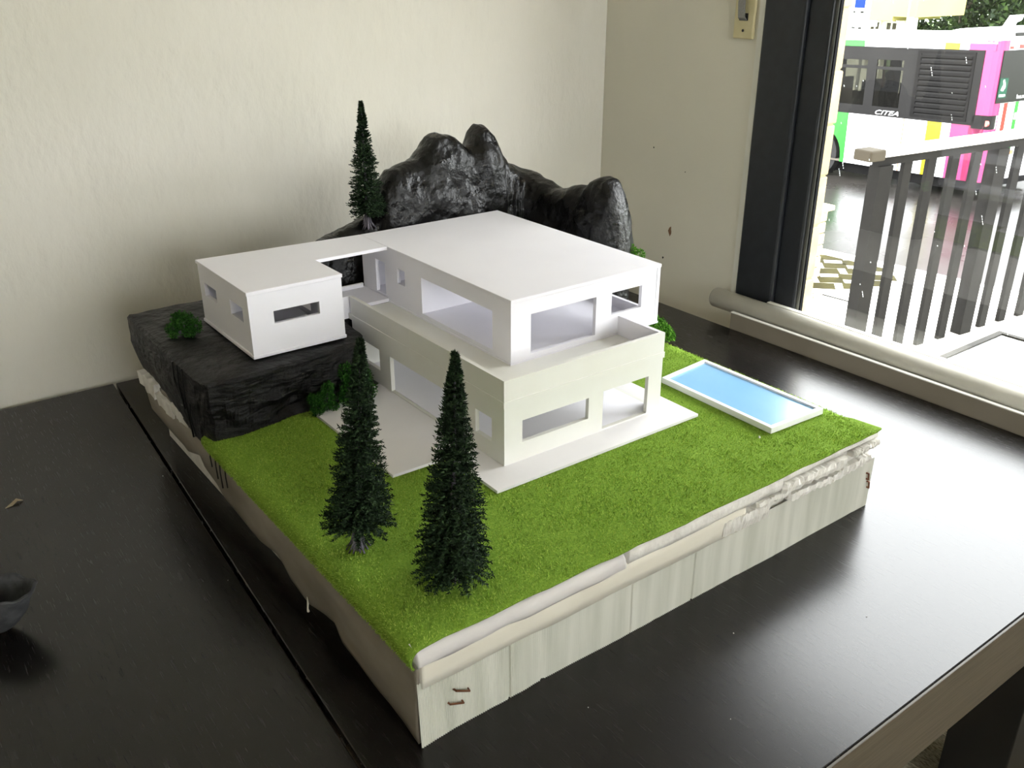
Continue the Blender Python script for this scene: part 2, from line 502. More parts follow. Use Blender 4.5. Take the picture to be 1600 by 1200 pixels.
# added window, unseen behind the camera, to light the model's front faces
fill_win = struct(empty('fill_window', ((FILL_WIN[0] + FILL_WIN[1]) / 2, RY - .05, FILL_WIN[2])))
MB().panel((FILL_WIN[0], RY - .03, FILL_WIN[2]), (1, 0, 0), (0, 0, 1), (0, -1, 0), FILL_WIN[1] - FILL_WIN[0], FILL_WIN[3] - FILL_WIN[2], .04,
           [(.05, .05, .78, .75), (.82, .05, 1.55, .75)]).build('frame', 'frame', fill_win)  # frame of the added fill window
for xa in (FILL_WIN[0] + .05, FILL_WIN[0] + .82):
    MB().box((xa, RY - .052, FILL_WIN[2] + .05), (xa + .73, RY - .049, FILL_WIN[2] + .75)).build('glass_pane', 'glass', fill_win)  # panes of the added fill window

# white inner ledge: sill board, front lip, back rail
sill = struct(empty('trim_3', (.95, -.5, 0)))
bevel(MB().box((.9215, -.6, -.012), (.9715, .478, .0165)).build('sill_board', 'sillboard', sill), .001)
MB().box((.9145, -.6, -.030), (.9213, .478, .0268)).build('front_lip', 'lip_shade', sill)  # white face coloured dark because it stands against the window light
bevel(MB().box((.9143, -.6, .0269), (.9214, .479, .0287)).build('lit_lip_edge', 'trim_white', sill), .0004)  # top of the same lip, kept white where the window lights it
bevel(MB().box((.9585, -.6, .0167), (.9685, .441, .0475)).build('back_rail', 'trim_white', sill), .001)

# roller shutter strap winder
t = thing('shutter_strap', 'cream plate with grey webbing strap on the wall beside dark window frame', 'strap', (.968, .554, .46))
bevel(MB().box((.9655, .5345, .460), (.9718, .5745, .66)).build('cover_plate', 'plastic_cream', t), .0018)
MB().box((.9645, .5465, .4875), (.9654, .5635, .4985)).build('slot', 'slot', t)
MB().extrude([(.9650, .5480, .4890), (.9600, .5480, .4935), (.9575, .5480, .515), (.9575, .5480, 1.2), (.9562, .5480, 1.2), (.9562, .5480, .514), (.9588, .5480, .4915), (.9650, .5480, .4872)], (0, .0135, 0)).build('strap', 'strap', t)
MB().tube([(.9648, .5545, .4725), (.9656, .5545, .4725)], .0022, 12).build('screw', 'slot', t)
# ------------------------------------------------------------------ table
t = thing('dining_table', 'black-brown veneered table pushed into the corner, seam across its top', 'table', (.4, .3, ZF))
seam0, seam1 = (-0.0645, -0.21), (0.0012, 0.872)
g = .0016
top_r = [(seam0[0] + g, -.2075), (.913, -.2075), (.913, .862), (seam1[0] + g, .870)]
top_l = [(-.95, -.2075), (seam0[0] - g, -.2075), (seam1[0] - g, .871), (-.95, .879)]
for P in (top_r, top_l):
    bevel(MB().prism(P, -.022, 0.0).build('tabletop', 'table', t), .0014)
MB().box((-.0605, -.2074, -.078), (.911, -.186, -.0222)).build('apron', 'table_edge', t)
MB().box((-.90, -.200, -.078), (-.0685, -.18, -.0222)).build('apron', 'table_edge', t)
bevel(MB().box((-.0620, -.2102, -.0785), (.913, -.2076, -.0004)).build('edge_band', 'table_edge', t), .0006)
bevel(MB().box((-.95, -.2102, -.0785), (-.0668, -.2076, -.0004)).build('edge_band', 'table_edge', t), .0006)
MB().box((-.90, .84, -.078), (.90, .86, -.0222)).build('apron', 'table_edge', t)
MB().box((-.05, .10, -.070), (.0, .84, -.0222)).build('runner', 'leg', t)
for (x0, y0) in ((.808, -.15), (.808, .745), (-.88, -.15), (-.88, .745)):
    bevel(MB().box((x0, y0, ZF), (x0 + .085, y0 + .085, -.0222)).build('leg', 'leg', t), .002)

rp_ = [(.25, -1.6), (.955, -1.55), (.9357, -.0707), (.9275, -.0159), (.25, .02)]
t = tag(MB().prism(rp_, ZF, ZF + .006).build('rug', 'rug'), 'grey woven rug lying on the pale floor under the table edge', 'rug')

# white tube lying on the sill
t = thing('white_tube', 'long white tube lying behind the lip of the window sill', 'tube', (.942, .0, .0165))
MB().tube([(.9415, .537, .0340), (.9415, -.55, .0340)], .0172, 28).build('tube_wall', 'tube', t, smooth=False)
tw = t.children[0]
for p in tw.data.polygons:
    p.use_smooth = len(p.vertices) == 4
MB().tube([(.9415, .5372, .0340), (.9415, .5385, .0340)], .0160, 28).build('end_cap', 'slot', t)

# ------------------------------------------------------------------ the model: base
base = thing('foam_plinth', 'cream foam slab base of the house model with fluted plastic front', 'plinth', (.3, .33, 0))
MB().box((.012, .003, 0), (.588, .652, .0955)).build('foam_core', 'foam', base)
# fluted front sheet
nfl = 286
n = nfl * 4
V, F = [], []
xs = np.linspace(-0.0045, 0.596, n + 1)
for zi, zz in enumerate((0.0, .02, .045, .0625)):
    for i, x in enumerate(xs):
        ph = (i % 4) / 4
        fl = .00055 * math.sin(2 * pi * ph)
        bow = -.0022 * max(0, 1 - x / .03) * (1 - zz / .07) + .0012 * vnoise(np.array([x * 14, zz * 20, 0.3])) + \
              (.0013 if .118 < x < .122 or .222 < x < .2235 or .305 < x < .307 or .083 < x < .085 else 0)
        bot = 0.0006 * vnoise(np.array([x * 90, 3.1, 2.2])) if zi == 0 else 0
        V.append((x, -.0015 + fl + bow, max(0, zz + bot)))
for zi in range(3):
    for i in range(n):
        a = zi * (n + 1) + i
        F.append((a, a + 1, a + n + 2, a + n + 1))
obj('fluted_sheet', V, F, 'corr', base)
# tape band and foam strip along the front, irregular
def wavy_band(name, m, x0, x1, prof, parent, n=120, amp=.0009, sc_=30, smooth=True, sag=None):
    V, F = [], []
    k = len(prof)
    for i in range(n + 1):
        x = x0 + (x1 - x0) * i / n
        for j, (y, zz) in enumerate(prof):
            q = amp * vnoise(np.array([x * sc_, j * 1.7, len(name) * .37]))
            s_ = sag(x) if sag else 0
            V.append((x, y + q, zz + q * .8 + s_))
    for i in range(n):
        for j in range(k - 1):
            a = i * k + j
            F.append((a, a + k, a + k + 1, a + 1))
    F.append(list(range(k)))
    F.append([n * k + j for j in range(k)][::-1])
    return obj(name, V, F, m, parent, smooth)
wavy_band('tape_band', 'tape', -.001, .372, [(.004, .056), (-.0030, .0570), (-.0040, .0665), (-.0042, .076), (-.0036, .0835), (.004, .0845)], base)
wavy_band('foam_strip', 'foam_strip', -.0065, .205, [(.004, .083), (-.0075, .0825), (-.0100, .0860), (-.0100, .0905), (-.0080, .0950), (-.0045, .0985), (.004, .0995)], base, amp=.0012, sc_=40)
wavy_band('foam_strip', 'foam', .2125, .425, [(.004, .083), (-.0045, .0828), (-.0055, .0870), (-.0052, .0930), (-.0040, .0975), (.004, .0990)], base, amp=.0013, sc_=45)
wavy_band('foam_strip', 'foam', .42, .590, [(.004, .091), (-.0040, .0912), (-.0045, .0945), (-.0035, .0985), (.004, .0995)], base, amp=.0012, sc_=60)
# torn ledges near the right end
def ledge(x0, x1, y, z0, z1, dz, parent, n=30):
    V, F = [], []
    for i in range(n + 1):
        x = x0 + (x1 - x0) * i / n
        s_ = dz * i / n
        e = .6 if i in (0, n) else 1
        for j, (yy, zz) in enumerate(((.004, z0), (y * e, z0), (y * e - .001, (z0 + z1) / 2), (y * e, z1), (.004, z1))):
            V.append((x, yy + (random.uniform(-.0012, .0012) if j in (1, 2, 3) else 0), zz + s_ + (random.uniform(-.0009, .0009) if j in (1, 3) else 0)))
    for i in range(n):
        for j in range(4):
            a = i * 5 + j
            F.append((a, a + 5, a + 6, a + 1))
        F.append((i * 5 + 4, i * 5 + 9, i * 5 + 5, i * 5))
    F.append((0, 1, 2, 3, 4))
    F.append((n * 5 + 4, n * 5 + 3, n * 5 + 2, n * 5 + 1, n * 5))
    return obj('foam_ledge', V, F, 'foam', parent)
ledge(.423, .532, -.0085, .0795, .0900, -.003, base)
ledge(.387, .440, -.0055, .0735, .0810, -.001, base)
ledge(.437, .524, -.0075, .0660, .0735, -.002, base)
ledge(.500, .585, -.0040, .0600, .0700, .002, base)
ledge(.545, .590, -.0075, .0810, .0880, .002, base)
ledge(.340, .410, -.0050, .0600, .0760, -.002, base)
for (xa, za, xb, zb) in ((.0285, .0405, .0425, .0335), (.0225, .0300, .0365, .0245)):
    MB().tube([(xa, -.001, za), (xa + .0006, -.0048, za), (xb - .0006, -.0048, zb), (xb, -.001, zb)], .0009, 6).build('staple', 'copper', base)
for (xa, za, xb, zb) in ((.5850, .046, .5868, .038), (.5890, .034, .5905, .026)):
    MB().tube([(xa, -.001, za), (xa + .0003, -.0038, za), (xb, -.0038, zb), (xb, -.001, zb)], .0012, 6).build('staple', 'copper', base)
# left side skin with its wavy lower edge
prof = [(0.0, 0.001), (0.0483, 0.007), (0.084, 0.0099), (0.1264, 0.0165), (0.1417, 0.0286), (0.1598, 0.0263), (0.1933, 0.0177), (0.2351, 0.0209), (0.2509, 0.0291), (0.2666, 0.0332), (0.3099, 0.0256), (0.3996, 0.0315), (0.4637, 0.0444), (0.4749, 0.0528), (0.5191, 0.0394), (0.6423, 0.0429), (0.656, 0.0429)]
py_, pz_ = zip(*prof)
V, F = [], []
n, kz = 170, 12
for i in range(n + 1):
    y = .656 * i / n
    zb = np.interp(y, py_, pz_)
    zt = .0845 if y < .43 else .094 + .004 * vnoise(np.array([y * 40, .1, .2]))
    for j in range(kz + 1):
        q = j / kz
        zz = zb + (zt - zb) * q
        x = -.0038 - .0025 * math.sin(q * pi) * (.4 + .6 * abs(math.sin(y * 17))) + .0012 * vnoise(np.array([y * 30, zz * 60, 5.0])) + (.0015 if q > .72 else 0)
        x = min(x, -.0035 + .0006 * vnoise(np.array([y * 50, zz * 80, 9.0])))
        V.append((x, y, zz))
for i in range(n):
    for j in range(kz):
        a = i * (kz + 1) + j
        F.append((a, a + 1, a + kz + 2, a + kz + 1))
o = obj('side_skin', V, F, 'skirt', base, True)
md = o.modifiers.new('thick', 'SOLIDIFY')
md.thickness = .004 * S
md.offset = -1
# far left rough foam edge under the rock
for (y0, y1, z0, z1, xx) in ((.60, .662, .078, .097, -.0105), (.55, .60, .070, .088, -.0080), (.50, .552, .0795, .093, -.0070)):
    mb = MB()
    V, F = [], []
    for i in range(9):
        y = y0 + (y1 - y0) * i / 8
        for (x, zz) in ((.01, z0), (xx, z0), (xx - .001, z1), (.01, z1)):
            V.append((x + (random.uniform(-.0015, .0015) if x < 0 else 0), y, zz + random.uniform(-.0015, .0015)))
    for i in range(8):
        for j in range(4):
            a = i * 4 + j
            F.append((a, i * 4 + (j + 1) % 4, (i + 1) * 4 + (j + 1) % 4, a + 4))
    F += [(3, 2, 1, 0), (32, 33, 34, 35)]
    obj('foam_chunk', V, F, 'foam', base)
MB().tube([(-.004, .197, .024), (-.006, .196, .012), (-.0055, .1965, .008)], [.0012, .0008, .0014], 6).build('glue_drip', 'tape', base)

# ------------------------------------------------------------------ lawn
ZG = .1005
lawn = thing('lawn', 'bright green flocked grass mat covering the front of the model base', 'lawn', (.28, .2, ZG))
RR, AMAX = .0112, 2.25
sec = [(-RR * math.sin(q_), ZG - RR * (1 - math.cos(q_))) for q_ in np.linspace(AMAX, 0, 14)] + [(x, ZG) for x in np.linspace(.02, .5865, 40)]
ys = np.linspace(-.006, .60, 60)
V, F = [], []
for j, y in enumerate(ys):
    for i, (x, zq) in enumerate(sec):
        V.append((x + .0008 * vnoise(np.array([x * 30, y * 30, 1.])), y + .0011 * vnoise(np.array([x * 40, y * 30, 4.])), zq + .0004 * vnoise(np.array([x * 60, y * 60, 2.]))))
nx = len(sec)
for j in range(len(ys) - 1):
    for i in range(nx - 1):
        if ys[j] > .43 and sec[i][0] < .40:
            continue
        a = j * nx + i
        F.append((a, a + 1, a + nx + 1, a + nx))
o = obj('turf_mat', V, F, 'lawn', lawn, True)
md = o.modifiers.new('thick', 'SOLIDIFY')
md.thickness = .0016 * S
md.offset = -1
# corner of the mat that curls up at the right end
V = [(.575, -.006, ZG), (.592, -.0055, ZG + .0012), (.5975, -.002, ZG - .001), (.590, .03, ZG + .0004), (.578, .05, ZG),
     (.575, -.006, ZG - .0014), (.592, -.0055, ZG - .0004), (.5975, -.002, ZG - .0026), (.590, .03, ZG - .001), (.578, .05, ZG - .0014)]
obj('mat_corner', V, [(0, 1, 2, 3, 4), (9, 8, 7, 6, 5), (0, 5, 6, 1), (1, 6, 7, 2), (2, 7, 8, 3), (3, 8, 9, 4), (4, 9, 5, 0)], 'lawn', lawn)
NB = 240000
bx = rng.uniform(-RR * AMAX, .588, NB)
by = rng.uniform(-.0068, .60, NB)
keep = ~((by > .43) & (bx < .40)) & ~((bx > .18) & (bx < .45) & (by > .145) & (by < .5)) & ~((bx > .49) & (bx < .565) & (by > .065) & (by < .22)) & ~((bx > .115) & (bx < .2) & (by > .23) & (by < .39))
bx, by = bx[keep], by[keep]
nb = len(bx)
ang = np.clip(-bx / RR, 0, AMAX)          # arc length over the rolled left edge
bz = ZG - RR * (1 - np.cos(ang))
bx = np.where(bx < 0, -RR * np.sin(ang), bx)
nrm = np.stack([-np.sin(ang), np.zeros(nb), np.cos(ang)], 1)
an = rng.uniform(0, 2 * pi, nb)
tl = rng.uniform(.2, 1.1, nb)
dirv = nrm + np.stack([np.cos(an), np.sin(an), np.zeros(nb)], 1) * tl[:, None]
dirv /= np.linalg.norm(dirv, axis=1)[:, None]
side = np.stack([-np.sin(an), np.cos(an), np.zeros(nb)], 1)
L = rng.uniform(.0010, .0026, nb)[:, None]
W = rng.uniform(.00030, .00055, nb)[:, None]
P0 = np.stack([bx, by, bz - .0002], 1)
def tri_obj(name, A, B, C, m, parent, kind='stuff'):
    n = len(A)
    V = np.empty((n * 3, 3))
    V[0::3], V[1::3], V[2::3] = A, B, C
    p = parent
    off = np.zeros(3)
    while p is not None:
        off = off + np.array(p.location) / S
        p = p.parent
    V = ((V - off) * S).astype(np.float32)
    me = bpy.data.meshes.new(name)
    me.vertices.add(n * 3)
    me.vertices.foreach_set('co', V.ravel())
    me.loops.add(n * 3)
    me.loops.foreach_set('vertex_index', np.arange(n * 3, dtype=np.int32))
    me.polygons.add(n)
    me.polygons.foreach_set('loop_start', np.arange(0, n * 3, 3, dtype=np.int32))
    me.materials.append(M[m])
    me.update(calc_edges=True)
    o = bpy.data.objects.new(name, me)
    COL.objects.link(o)
    o.parent = parent
    if kind:
        o['kind'] = kind
    return o
tri_obj('grass_fibres', P0 - side * W, P0 + side * W, P0 + dirv * L, 'blade', lawn)

# ------------------------------------------------------------------ paving board under the house
ZP = .1045
pav = [(.1728, .1367), (.4531, .1367), (.4531, .345), (.40, .345), (.40, .43), (.215, .43), (.16, .409), (.1078, .3952), (.1078, .2235), (.1735, .2225)]
o = tag(MB().prism(pav, ZG + .0008, ZP).build('paving_board', 'paving'), 'flat white L-shaped paving board on the lawn around the model house', 'paving')
# ------------------------------------------------------------------ pool
t = thing('pool', 'white-rimmed blue swimming pool set on the lawn beside the model house', 'pool', (.525, .14, ZG))
q = np.array([(.4835, .0590), (.5705, .0555), (.5712, .2352), (.4862, .2270)])
qc = q.mean(0)
def inset(q, d):
    out = []
    for i in range(4):
        p, a, b = q[i], q[i - 1], q[(i + 1) % 4]
        u1 = (a - p) / np.linalg.norm(a - p)
        u2 = (b - p) / np.linalg.norm(b - p)
        out.append(p + (u1 + u2) * d)
    return np.array(out)
qi = inset(q, .0055)
for i in range(4):
    a, b, c, d = q[i], q[(i + 1) % 4], qi[(i + 1) % 4], qi[i]
    bevel(MB().prism([a, b, c, d], ZG + .0012, ZG + .0085).build('rim', 'pool_rim', t), .0005)
MB().prism(inset(q, .0045), ZG + .0015, ZG + .0062).build('water', 'water', t)

# ------------------------------------------------------------------ the model house
hx0, hx1, hy0, hy1 = .2068, .4261, .1714, .4874
zs, zt = .1690, .1984
T = .0048
house = thing('model_house', 'white card two-storey flat-roofed model house with wraparound terrace', 'model house', (.33, .35, ZP))
fc, fl_ = 'foamcore', 'foamcore_lo'
MB().box((hx0 + .004, hy0 + .004, ZP), (hx1 - .004, hy1, ZP + .0016)).build('floor_board', fc, house)
H1 = zs - ZP
def gz(v):
    return v - ZP
# ground storey
MB().panel((hx0, hy0, ZP), (1, 0, 0), (0, 0, 1), (0, 1, 0), hx1 - hx0, H1, T,
           [(.2295 - hx0, gz(.1250), .3180 - hx0, gz(.1495)), (.3385 - hx0, gz(.1063), .4055 - hx0, gz(.1513))]).build('ground_wall', fl_, house)
MB().panel((hx0, hy0 + T, ZP), (0, 1, 0), (0, 0, 1), (1, 0, 0), hy1 - hy0 - T, H1, T,
           [(.1925 - hy0 - T, gz(.1238), .2215 - hy0 - T, gz(.1502)), (.2560 - hy0 - T, gz(.1052), .3965 - hy0 - T, gz(.1497)),
            (.4215 - hy0 - T, gz(.1230), .4743 - hy0 - T, gz(.1500))]).build('ground_wall', fl_, house)
MB().panel((hx1, hy0 + T, ZP), (0, 1, 0), (0, 0, 1), (-1, 0, 0), hy1 - hy0 - T, H1, T,
           [(.190 - hy0 - T, gz(.1060), .325 - hy0 - T, gz(.1510)), (.34 - hy0 - T, gz(.106), .47 - hy0 - T, gz(.151))]).build('ground_wall', fl_, house)
MB().panel((hx0 + T, hy1, ZP), (1, 0, 0), (0, 0, 1), (0, -1, 0), hx1 - hx0 - 2 * T, H1, T).build('ground_wall', fl_, house)
# terrace slab, slightly proud
MB().box((hx0 - .0012, hy0 - .0012, zs), (hx1 + .0012, hy1 + .012, zs + .0066)).build('terrace_slab', fl_, house)
zu = zs + .0066
pb = zs + .0066
MB().box((hx0 - .0004, hy0 - .0004, pb), (hx1 + .0004, hy0 + .0044, zt)).build('parapet', fl_, house)
MB().box((hx0 - .0004, hy0 + .0046, pb), (hx0 + .0042, hy1, zt)).build('parapet', fl_, house)
MB().box((hx1 - .0044, hy0 + .0046, pb), (hx1 + .0002, .2416, zt)).build('parapet', fc, house)
# upper storey
ux0, ux1, uy0, uy1 = .2677, .4860, .2417, .5661
zr = .2488
zub = zu + .0020
MB().box((ux0 - .001, uy0 - .001, zu), (ux1 + .0012, uy1, zub)).build('floor_board', fc, house)
HU = zr - .0042 - zub
uz = lambda v: v - zub
MB().panel((ux0, uy0, zub), (1, 0, 0), (0, 0, 1), (0, 1, 0), ux1 - ux0 - .0012, HU, T,
           [(.2944 - ux0, uz(.1825), .3872 - ux0, uz(.2281)), (.4107 - ux0, uz(.2013), .4581 - ux0, uz(.2281))]).build('upper_wall', fc, house)
MB().panel((ux0, uy0 + T, zub), (0, 1, 0), (0, 0, 1), (1, 0, 0), uy1 - uy0 - T, HU, T,
           [(.2752 - uy0 - T, uz(.1828), .4200 - uy0 - T, uz(.2278)), (.4584 - uy0 - T, uz(.2063), .4766 - uy0 - T, uz(.2255)),
            (.5072 - uy0 - T, uz(.1826), .5311 - uy0 - T, uz(.2255))]).build('upper_wall', fc, house)
MB().panel((ux1, uy0 - .0006, zub), (0, 1, 0), (0, 0, 1), (-1, 0, 0), uy1 - uy0 + .0006, HU + .0012, T,
           [(.262 - uy0, uz(.190), .385 - uy0, uz(.230)), (.405 - uy0, uz(.190), .545 - uy0, uz(.230))]).build('upper_wall', fc, house)
MB().panel((ux0 + T, uy1, zub), (1, 0, 0), (0, 0, 1), (0, -1, 0), ux1 - ux0 - 2 * T, HU, T,
           [(.33 - ux0, uz(.2063), .42 - ux0, uz(.2255))]).build('upper_wall', fc, house)
MB().panel((ux0 + T, uy0 + .19, zub), (1, 0, 0), (0, 0, 1), (0, 1, 0), .085, HU, .004).build('partition', fc, house)
bevel(MB().box((ux0 - .0008, uy0 - .0010, zr - .0040), (ux1 + .0010, uy1 + .001, zr)).build('roof', fc, house), .0004, 1)

# ------------------------------------------------------------------ annex pavilion with bridge
ax0, ax1, ay0, ay1, abY = .0577, .1691, .4303, .5831, .4964
za = .1719
ann = thing('model_annex', 'small white card pavilion on black rock, roof joined by bridge to house', 'model house', (.11, .5, za))
bevel(MB().box((ax0 - .001, ay0 - .0015, za), (ax1 + .001, ay1, za + .0040)).build('floor_board', fc, ann), .0006, 1)
zab = za + .0040
HA = zr - .0042 - zab
MB().panel((ax0, ay0, zab), (1, 0, 0), (0, 0, 1), (0, 1, 0), ax1 - ax0, HA, T,
           [(.0855 - ax0, .2075 - zab, .1400 - ax0, .2220 - zab)]).build('wall', fc, ann)
MB().panel((ax0 + .0008, ay0 + T, zab), (0, 1, 0), (0, 0, 1), (1, 0, 0), ay1 - ay0 - T, HA, T,
           [(.4504 - ay0 - T, .2085 - zab, .4869 - ay0 - T, .2255 - zab), (.5295 - ay0 - T, .2080 - zab, .5679 - ay0 - T, .2245 - zab)]).build('wall', fc, ann)
MB().panel((ax1, ay0 + T, zab), (0, 1, 0), (0, 0, 1), (-1, 0, 0), ay1 - ay0 - T, HA, T,
           [(.51 - ay0 - T, .0066, .55 - ay0 - T, .2255 - zab)]).build('wall', fc, ann)
MB().panel((ax0 + T, ay1, zab), (1, 0, 0), (0, 0, 1), (0, -1, 0), ax1 - ax0 - 2 * T, HA, T).build('wall', fc, ann)
rp = [(ax0 - .0012, ay0 - .0012), (ax1 + .0012, ay0 - .0012), (ax1 + .0012, abY), (ux0 - .0012, abY - .0005), (ux0 - .0012, uy1 + .001), (ax0 - .0012, ay1)]
bevel(MB().prism(rp, zr - .0042, zr).build('roof', fc, ann), .0004, 1)
MB().box((ax1 + .0012, .5000, zu + .0001), (ux0 - .0004, .5640, zu + .0045)).build('bridge_deck', fc, ann)
MB().box((ax1 + .0012, .5605, zu + .0046), (ux0 - .004, .5640, zu + .010)).build('bridge_kerb', fc, ann)
MB().box((ax1 + .0010, .4925, zs), (hx0 + .004, .4972, zt - .001)).build('bridge_parapet', fc, ann)

# ------------------------------------------------------------------ rock: plateau
def grid_solid(name, m, xs, ys, hf, zb, parent=None, smooth=True, edge=None):
    """closed heightfield block"""
    nx, ny = len(xs), len(ys)
    V, F = [], []
    for j, y in enumerate(ys):
        for i, x in enumerate(xs):
            V.append((x, y, hf(x, y)))
    for j in range(ny - 1):
        for i in range(nx - 1):
            a = j * nx + i
            F.append((a, a + 1, a + nx + 1, a + nx))
    return V, F

plat = None
nu_, nv_ = 150, 46
# cross-section around the outline: rings from foot to rim, then the top is filled
outline = [(-.010, .672), (-.011, .60), (-.0115, .50), (-.011, .43), (-.008, .404), (.02, .3985), (.06, .402), (.10, .405), (.145, .410), (.178, .418), (.196, .44), (.199, .50),
           (.235, .50), (.262, .505), (.262, .572), (.262, .655), (.20, .672), (.10, .675)]
def resample(P, n):
    P = np.array(P + [P[0]], float)
    d = np.r_[0, np.cumsum(np.linalg.norm(np.diff(P, axis=0), axis=1))]
    s_ = np.linspace(0, d[-1], n, endpoint=False)
    return np.stack([np.interp(s_, d, P[:, k]) for k in range(2)], 1)
R = resample(outline, 260)
cen = R.mean(0)
V, F = [], []
lv = [(.0, .088), (.0, .104), (.12, .112), (.28, .122), (.45, .133), (.6, .143), (.75, .152), (.88, .160), (.96, .1655), (1.0, .1685)]
n = len(R)
for k, (q_, zz) in enumerate(lv):
    for i, (x, y) in enumerate(R):
        d = np.array((x, y)) - cen
        d /= np.linalg.norm(d)
        front = 1.0 if (y < .43 and x < .19) else 0.25
        p = np.array([x, y, zz])
        bul = .0060 * fbm(p * np.array((1, 1, 2.6)), 45, 4) * front * math.sin(min(q_ + .12, 1) * pi * .9) - .004 * (1 - q_) * front
        if y < .43:      # hollow cave near the foot of the cliff
            cv = math.exp(-((x - .088) / .028) ** 2 - ((zz - .116) / .013) ** 2)
            bul -= .020 * cv
        if x < 0.0:      # undercut at the far left
            bul -= .010 * max(0, (.125 - zz) / .03) * max(0, min(1, (y - .45) / .2))
        over = .004 if k == len(lv) - 1 else 0
        zj = zz + (.0018 * fbm(p, 70, 3) if 0 < k < len(lv) - 1 else (.0012 * fbm(p, 40, 2) if k else 0))
        V.append((x + d[0] * (bul - over), y + d[1] * (bul - over), zj))
for k in range(len(lv) - 1):
    for i in range(n):
        F.append((k * n + i, k * n + (i + 1) % n, (k + 1) * n + (i + 1) % n, (k + 1) * n + i))
# top: shrink inward
last = (len(lv) - 1) * n
top0 = np.array(V[last:last + n])
for r_ in (.85, .6, .3):
    b0 = len(V)
    for i in range(n):
        p = top0[i].copy()
        p[:2] = cen + (p[:2] - cen) * r_
        p[2] = .1702 + .0007 * fbm(p, 30, 3)
        V.append(tuple(p))
    for i in range(n):
        F.append((last + i, last + (i + 1) % n, b0 + (i + 1) % n, b0 + i))
    last = b0
V.append((cen[0], cen[1], .1702))
for i in range(n):
    F.append((last + i, last + (i + 1) % n, len(V) - 1))
F.append(list(range(n))[::-1])
plat = obj('rock_plateau', V, F, 'rock_matt', None, False)
tag(plat, 'matt black flat-topped rock block under the small white pavilion', 'rock')
for (y, z0, z1) in ((.493, .166, .128), (.478, .167, .112), (.462, .168, .083), (.452, .13, .088)):
    MB().tube([(-.0125, y, z0), (-.0128, y + .002, (z0 + z1) / 2), (-.0100, y + .003, z1)], [.0010, .0008, .0011], 6).build('paint_drip', 'drip', plat)
for (y, z0, z1) in ((.415, .092, .066), (.40, .092, .058), (.388, .090, .052), (.372, .088, .060)):
    MB().tube([(-.0092, y, z0), (-.0098, y + .001, (z0 + z1) / 2), (-.0090, y + .002, z1)], [.0010, .0007, .0008], 6).build('paint_drip', 'drip', base)

# ------------------------------------------------------------------ rock: mountain, swept ridge with crumpled faces
path = [(.205, .632, .205, .026), (.24, .630, .232, .028), (.285, .628, .246, .032), (.318, .628, .256, .034), (.330, .628, .292, .038), (.345, .628, .312, .040),
        (.372, .628, .320, .042), (.392, .628, .325, .042), (.404, .628, .338, .042), (.416, .628, .350, .041), (.430, .628, .354, .040), (.446, .628, .349, .040), (.458, .628, .336, .041), (.470, .628, .328, .042),
        (.482, .628, .334, .042), (.489, .628, .352, .040), (.498, .628, .359, .040), (.510, .628, .357, .038), (.520, .627, .346, .039), (.528, .627, .326, .040), (.545, .622, .301, .044), (.562, .612, .290, .046),
        (.574, .596, .284, .044), (.580, .575, .278, .040), (.583, .550, .274, .038), (.585, .525, .276, .037), (.586, .500, .283, .036), (.587, .484, .2840, .036),
        (.588, .470, .296, .036), (.588, .455, .301, .036), (.588, .440, .299, .034), (.588, .428, .288, .030), (.588, .420, .262, .024), (.588, .414, .215, .016)]
A = np.array(path)
d = np.r_[0, np.cumsum(np.linalg.norm(np.diff(A[:, :2], axis=0), axis=1))]
nS, nC = 170, 64
ss = np.linspace(0, d[-1], nS)
PX = np.stack([np.interp(ss, d, A[:, k]) for k in range(4)], 1)
V, F = [], []
zb = .0955
for i in range(nS):
    c = PX[i]
    a, b = PX[max(i - 2, 0)], PX[min(i + 2, nS - 1)]
    tg = (b - a)[:2]
    tg /= np.linalg.norm(tg)
    nr = np.array((tg[1], -tg[0]))        # toward the house side
    for k in range(nC + 1):
        th = pi * k / nC
        # superellipse arch, flared at the foot
        ct, st = math.cos(th), math.sin(th)
        e = .62
        lat = math.copysign(abs(ct) ** e, ct) * c[3]
        hh = (abs(st) ** .75)
        zz = zb + (c[2] - zb) * hh
        lat *= 1.0 + .15 * (1 - hh)
        p = np.array((c[0] + nr[0] * lat, c[1] + nr[1] * lat, zz))
        disp = .0075 * fbm(p + 3.0, 26, 2) + .0035 * abs(vnoise(p, 75)) + .0018 * vnoise(p, 150)
        disp *= min(1, hh * 2.0)
        on = np.array((nr[0] * ct, nr[1] * ct, .55 * st))
        p = p + on * disp
        V.append(tuple(p))
for i in range(nS - 1):
    for k in range(nC):
        a = i * (nC + 1) + k
        F.append((a, a + nC + 1, a + nC + 2, a + 1))
F.append(list(range(nC + 1)))
F.append([(nS - 1) * (nC + 1) + k for k in range(nC + 1)][::-1])
mt = obj('rock_mountain', V, F, 'rock', None, True)
recalc(mt)
tag(mt, 'crumpled glossy black rock ridge with peaks rising behind the model house', 'rock')

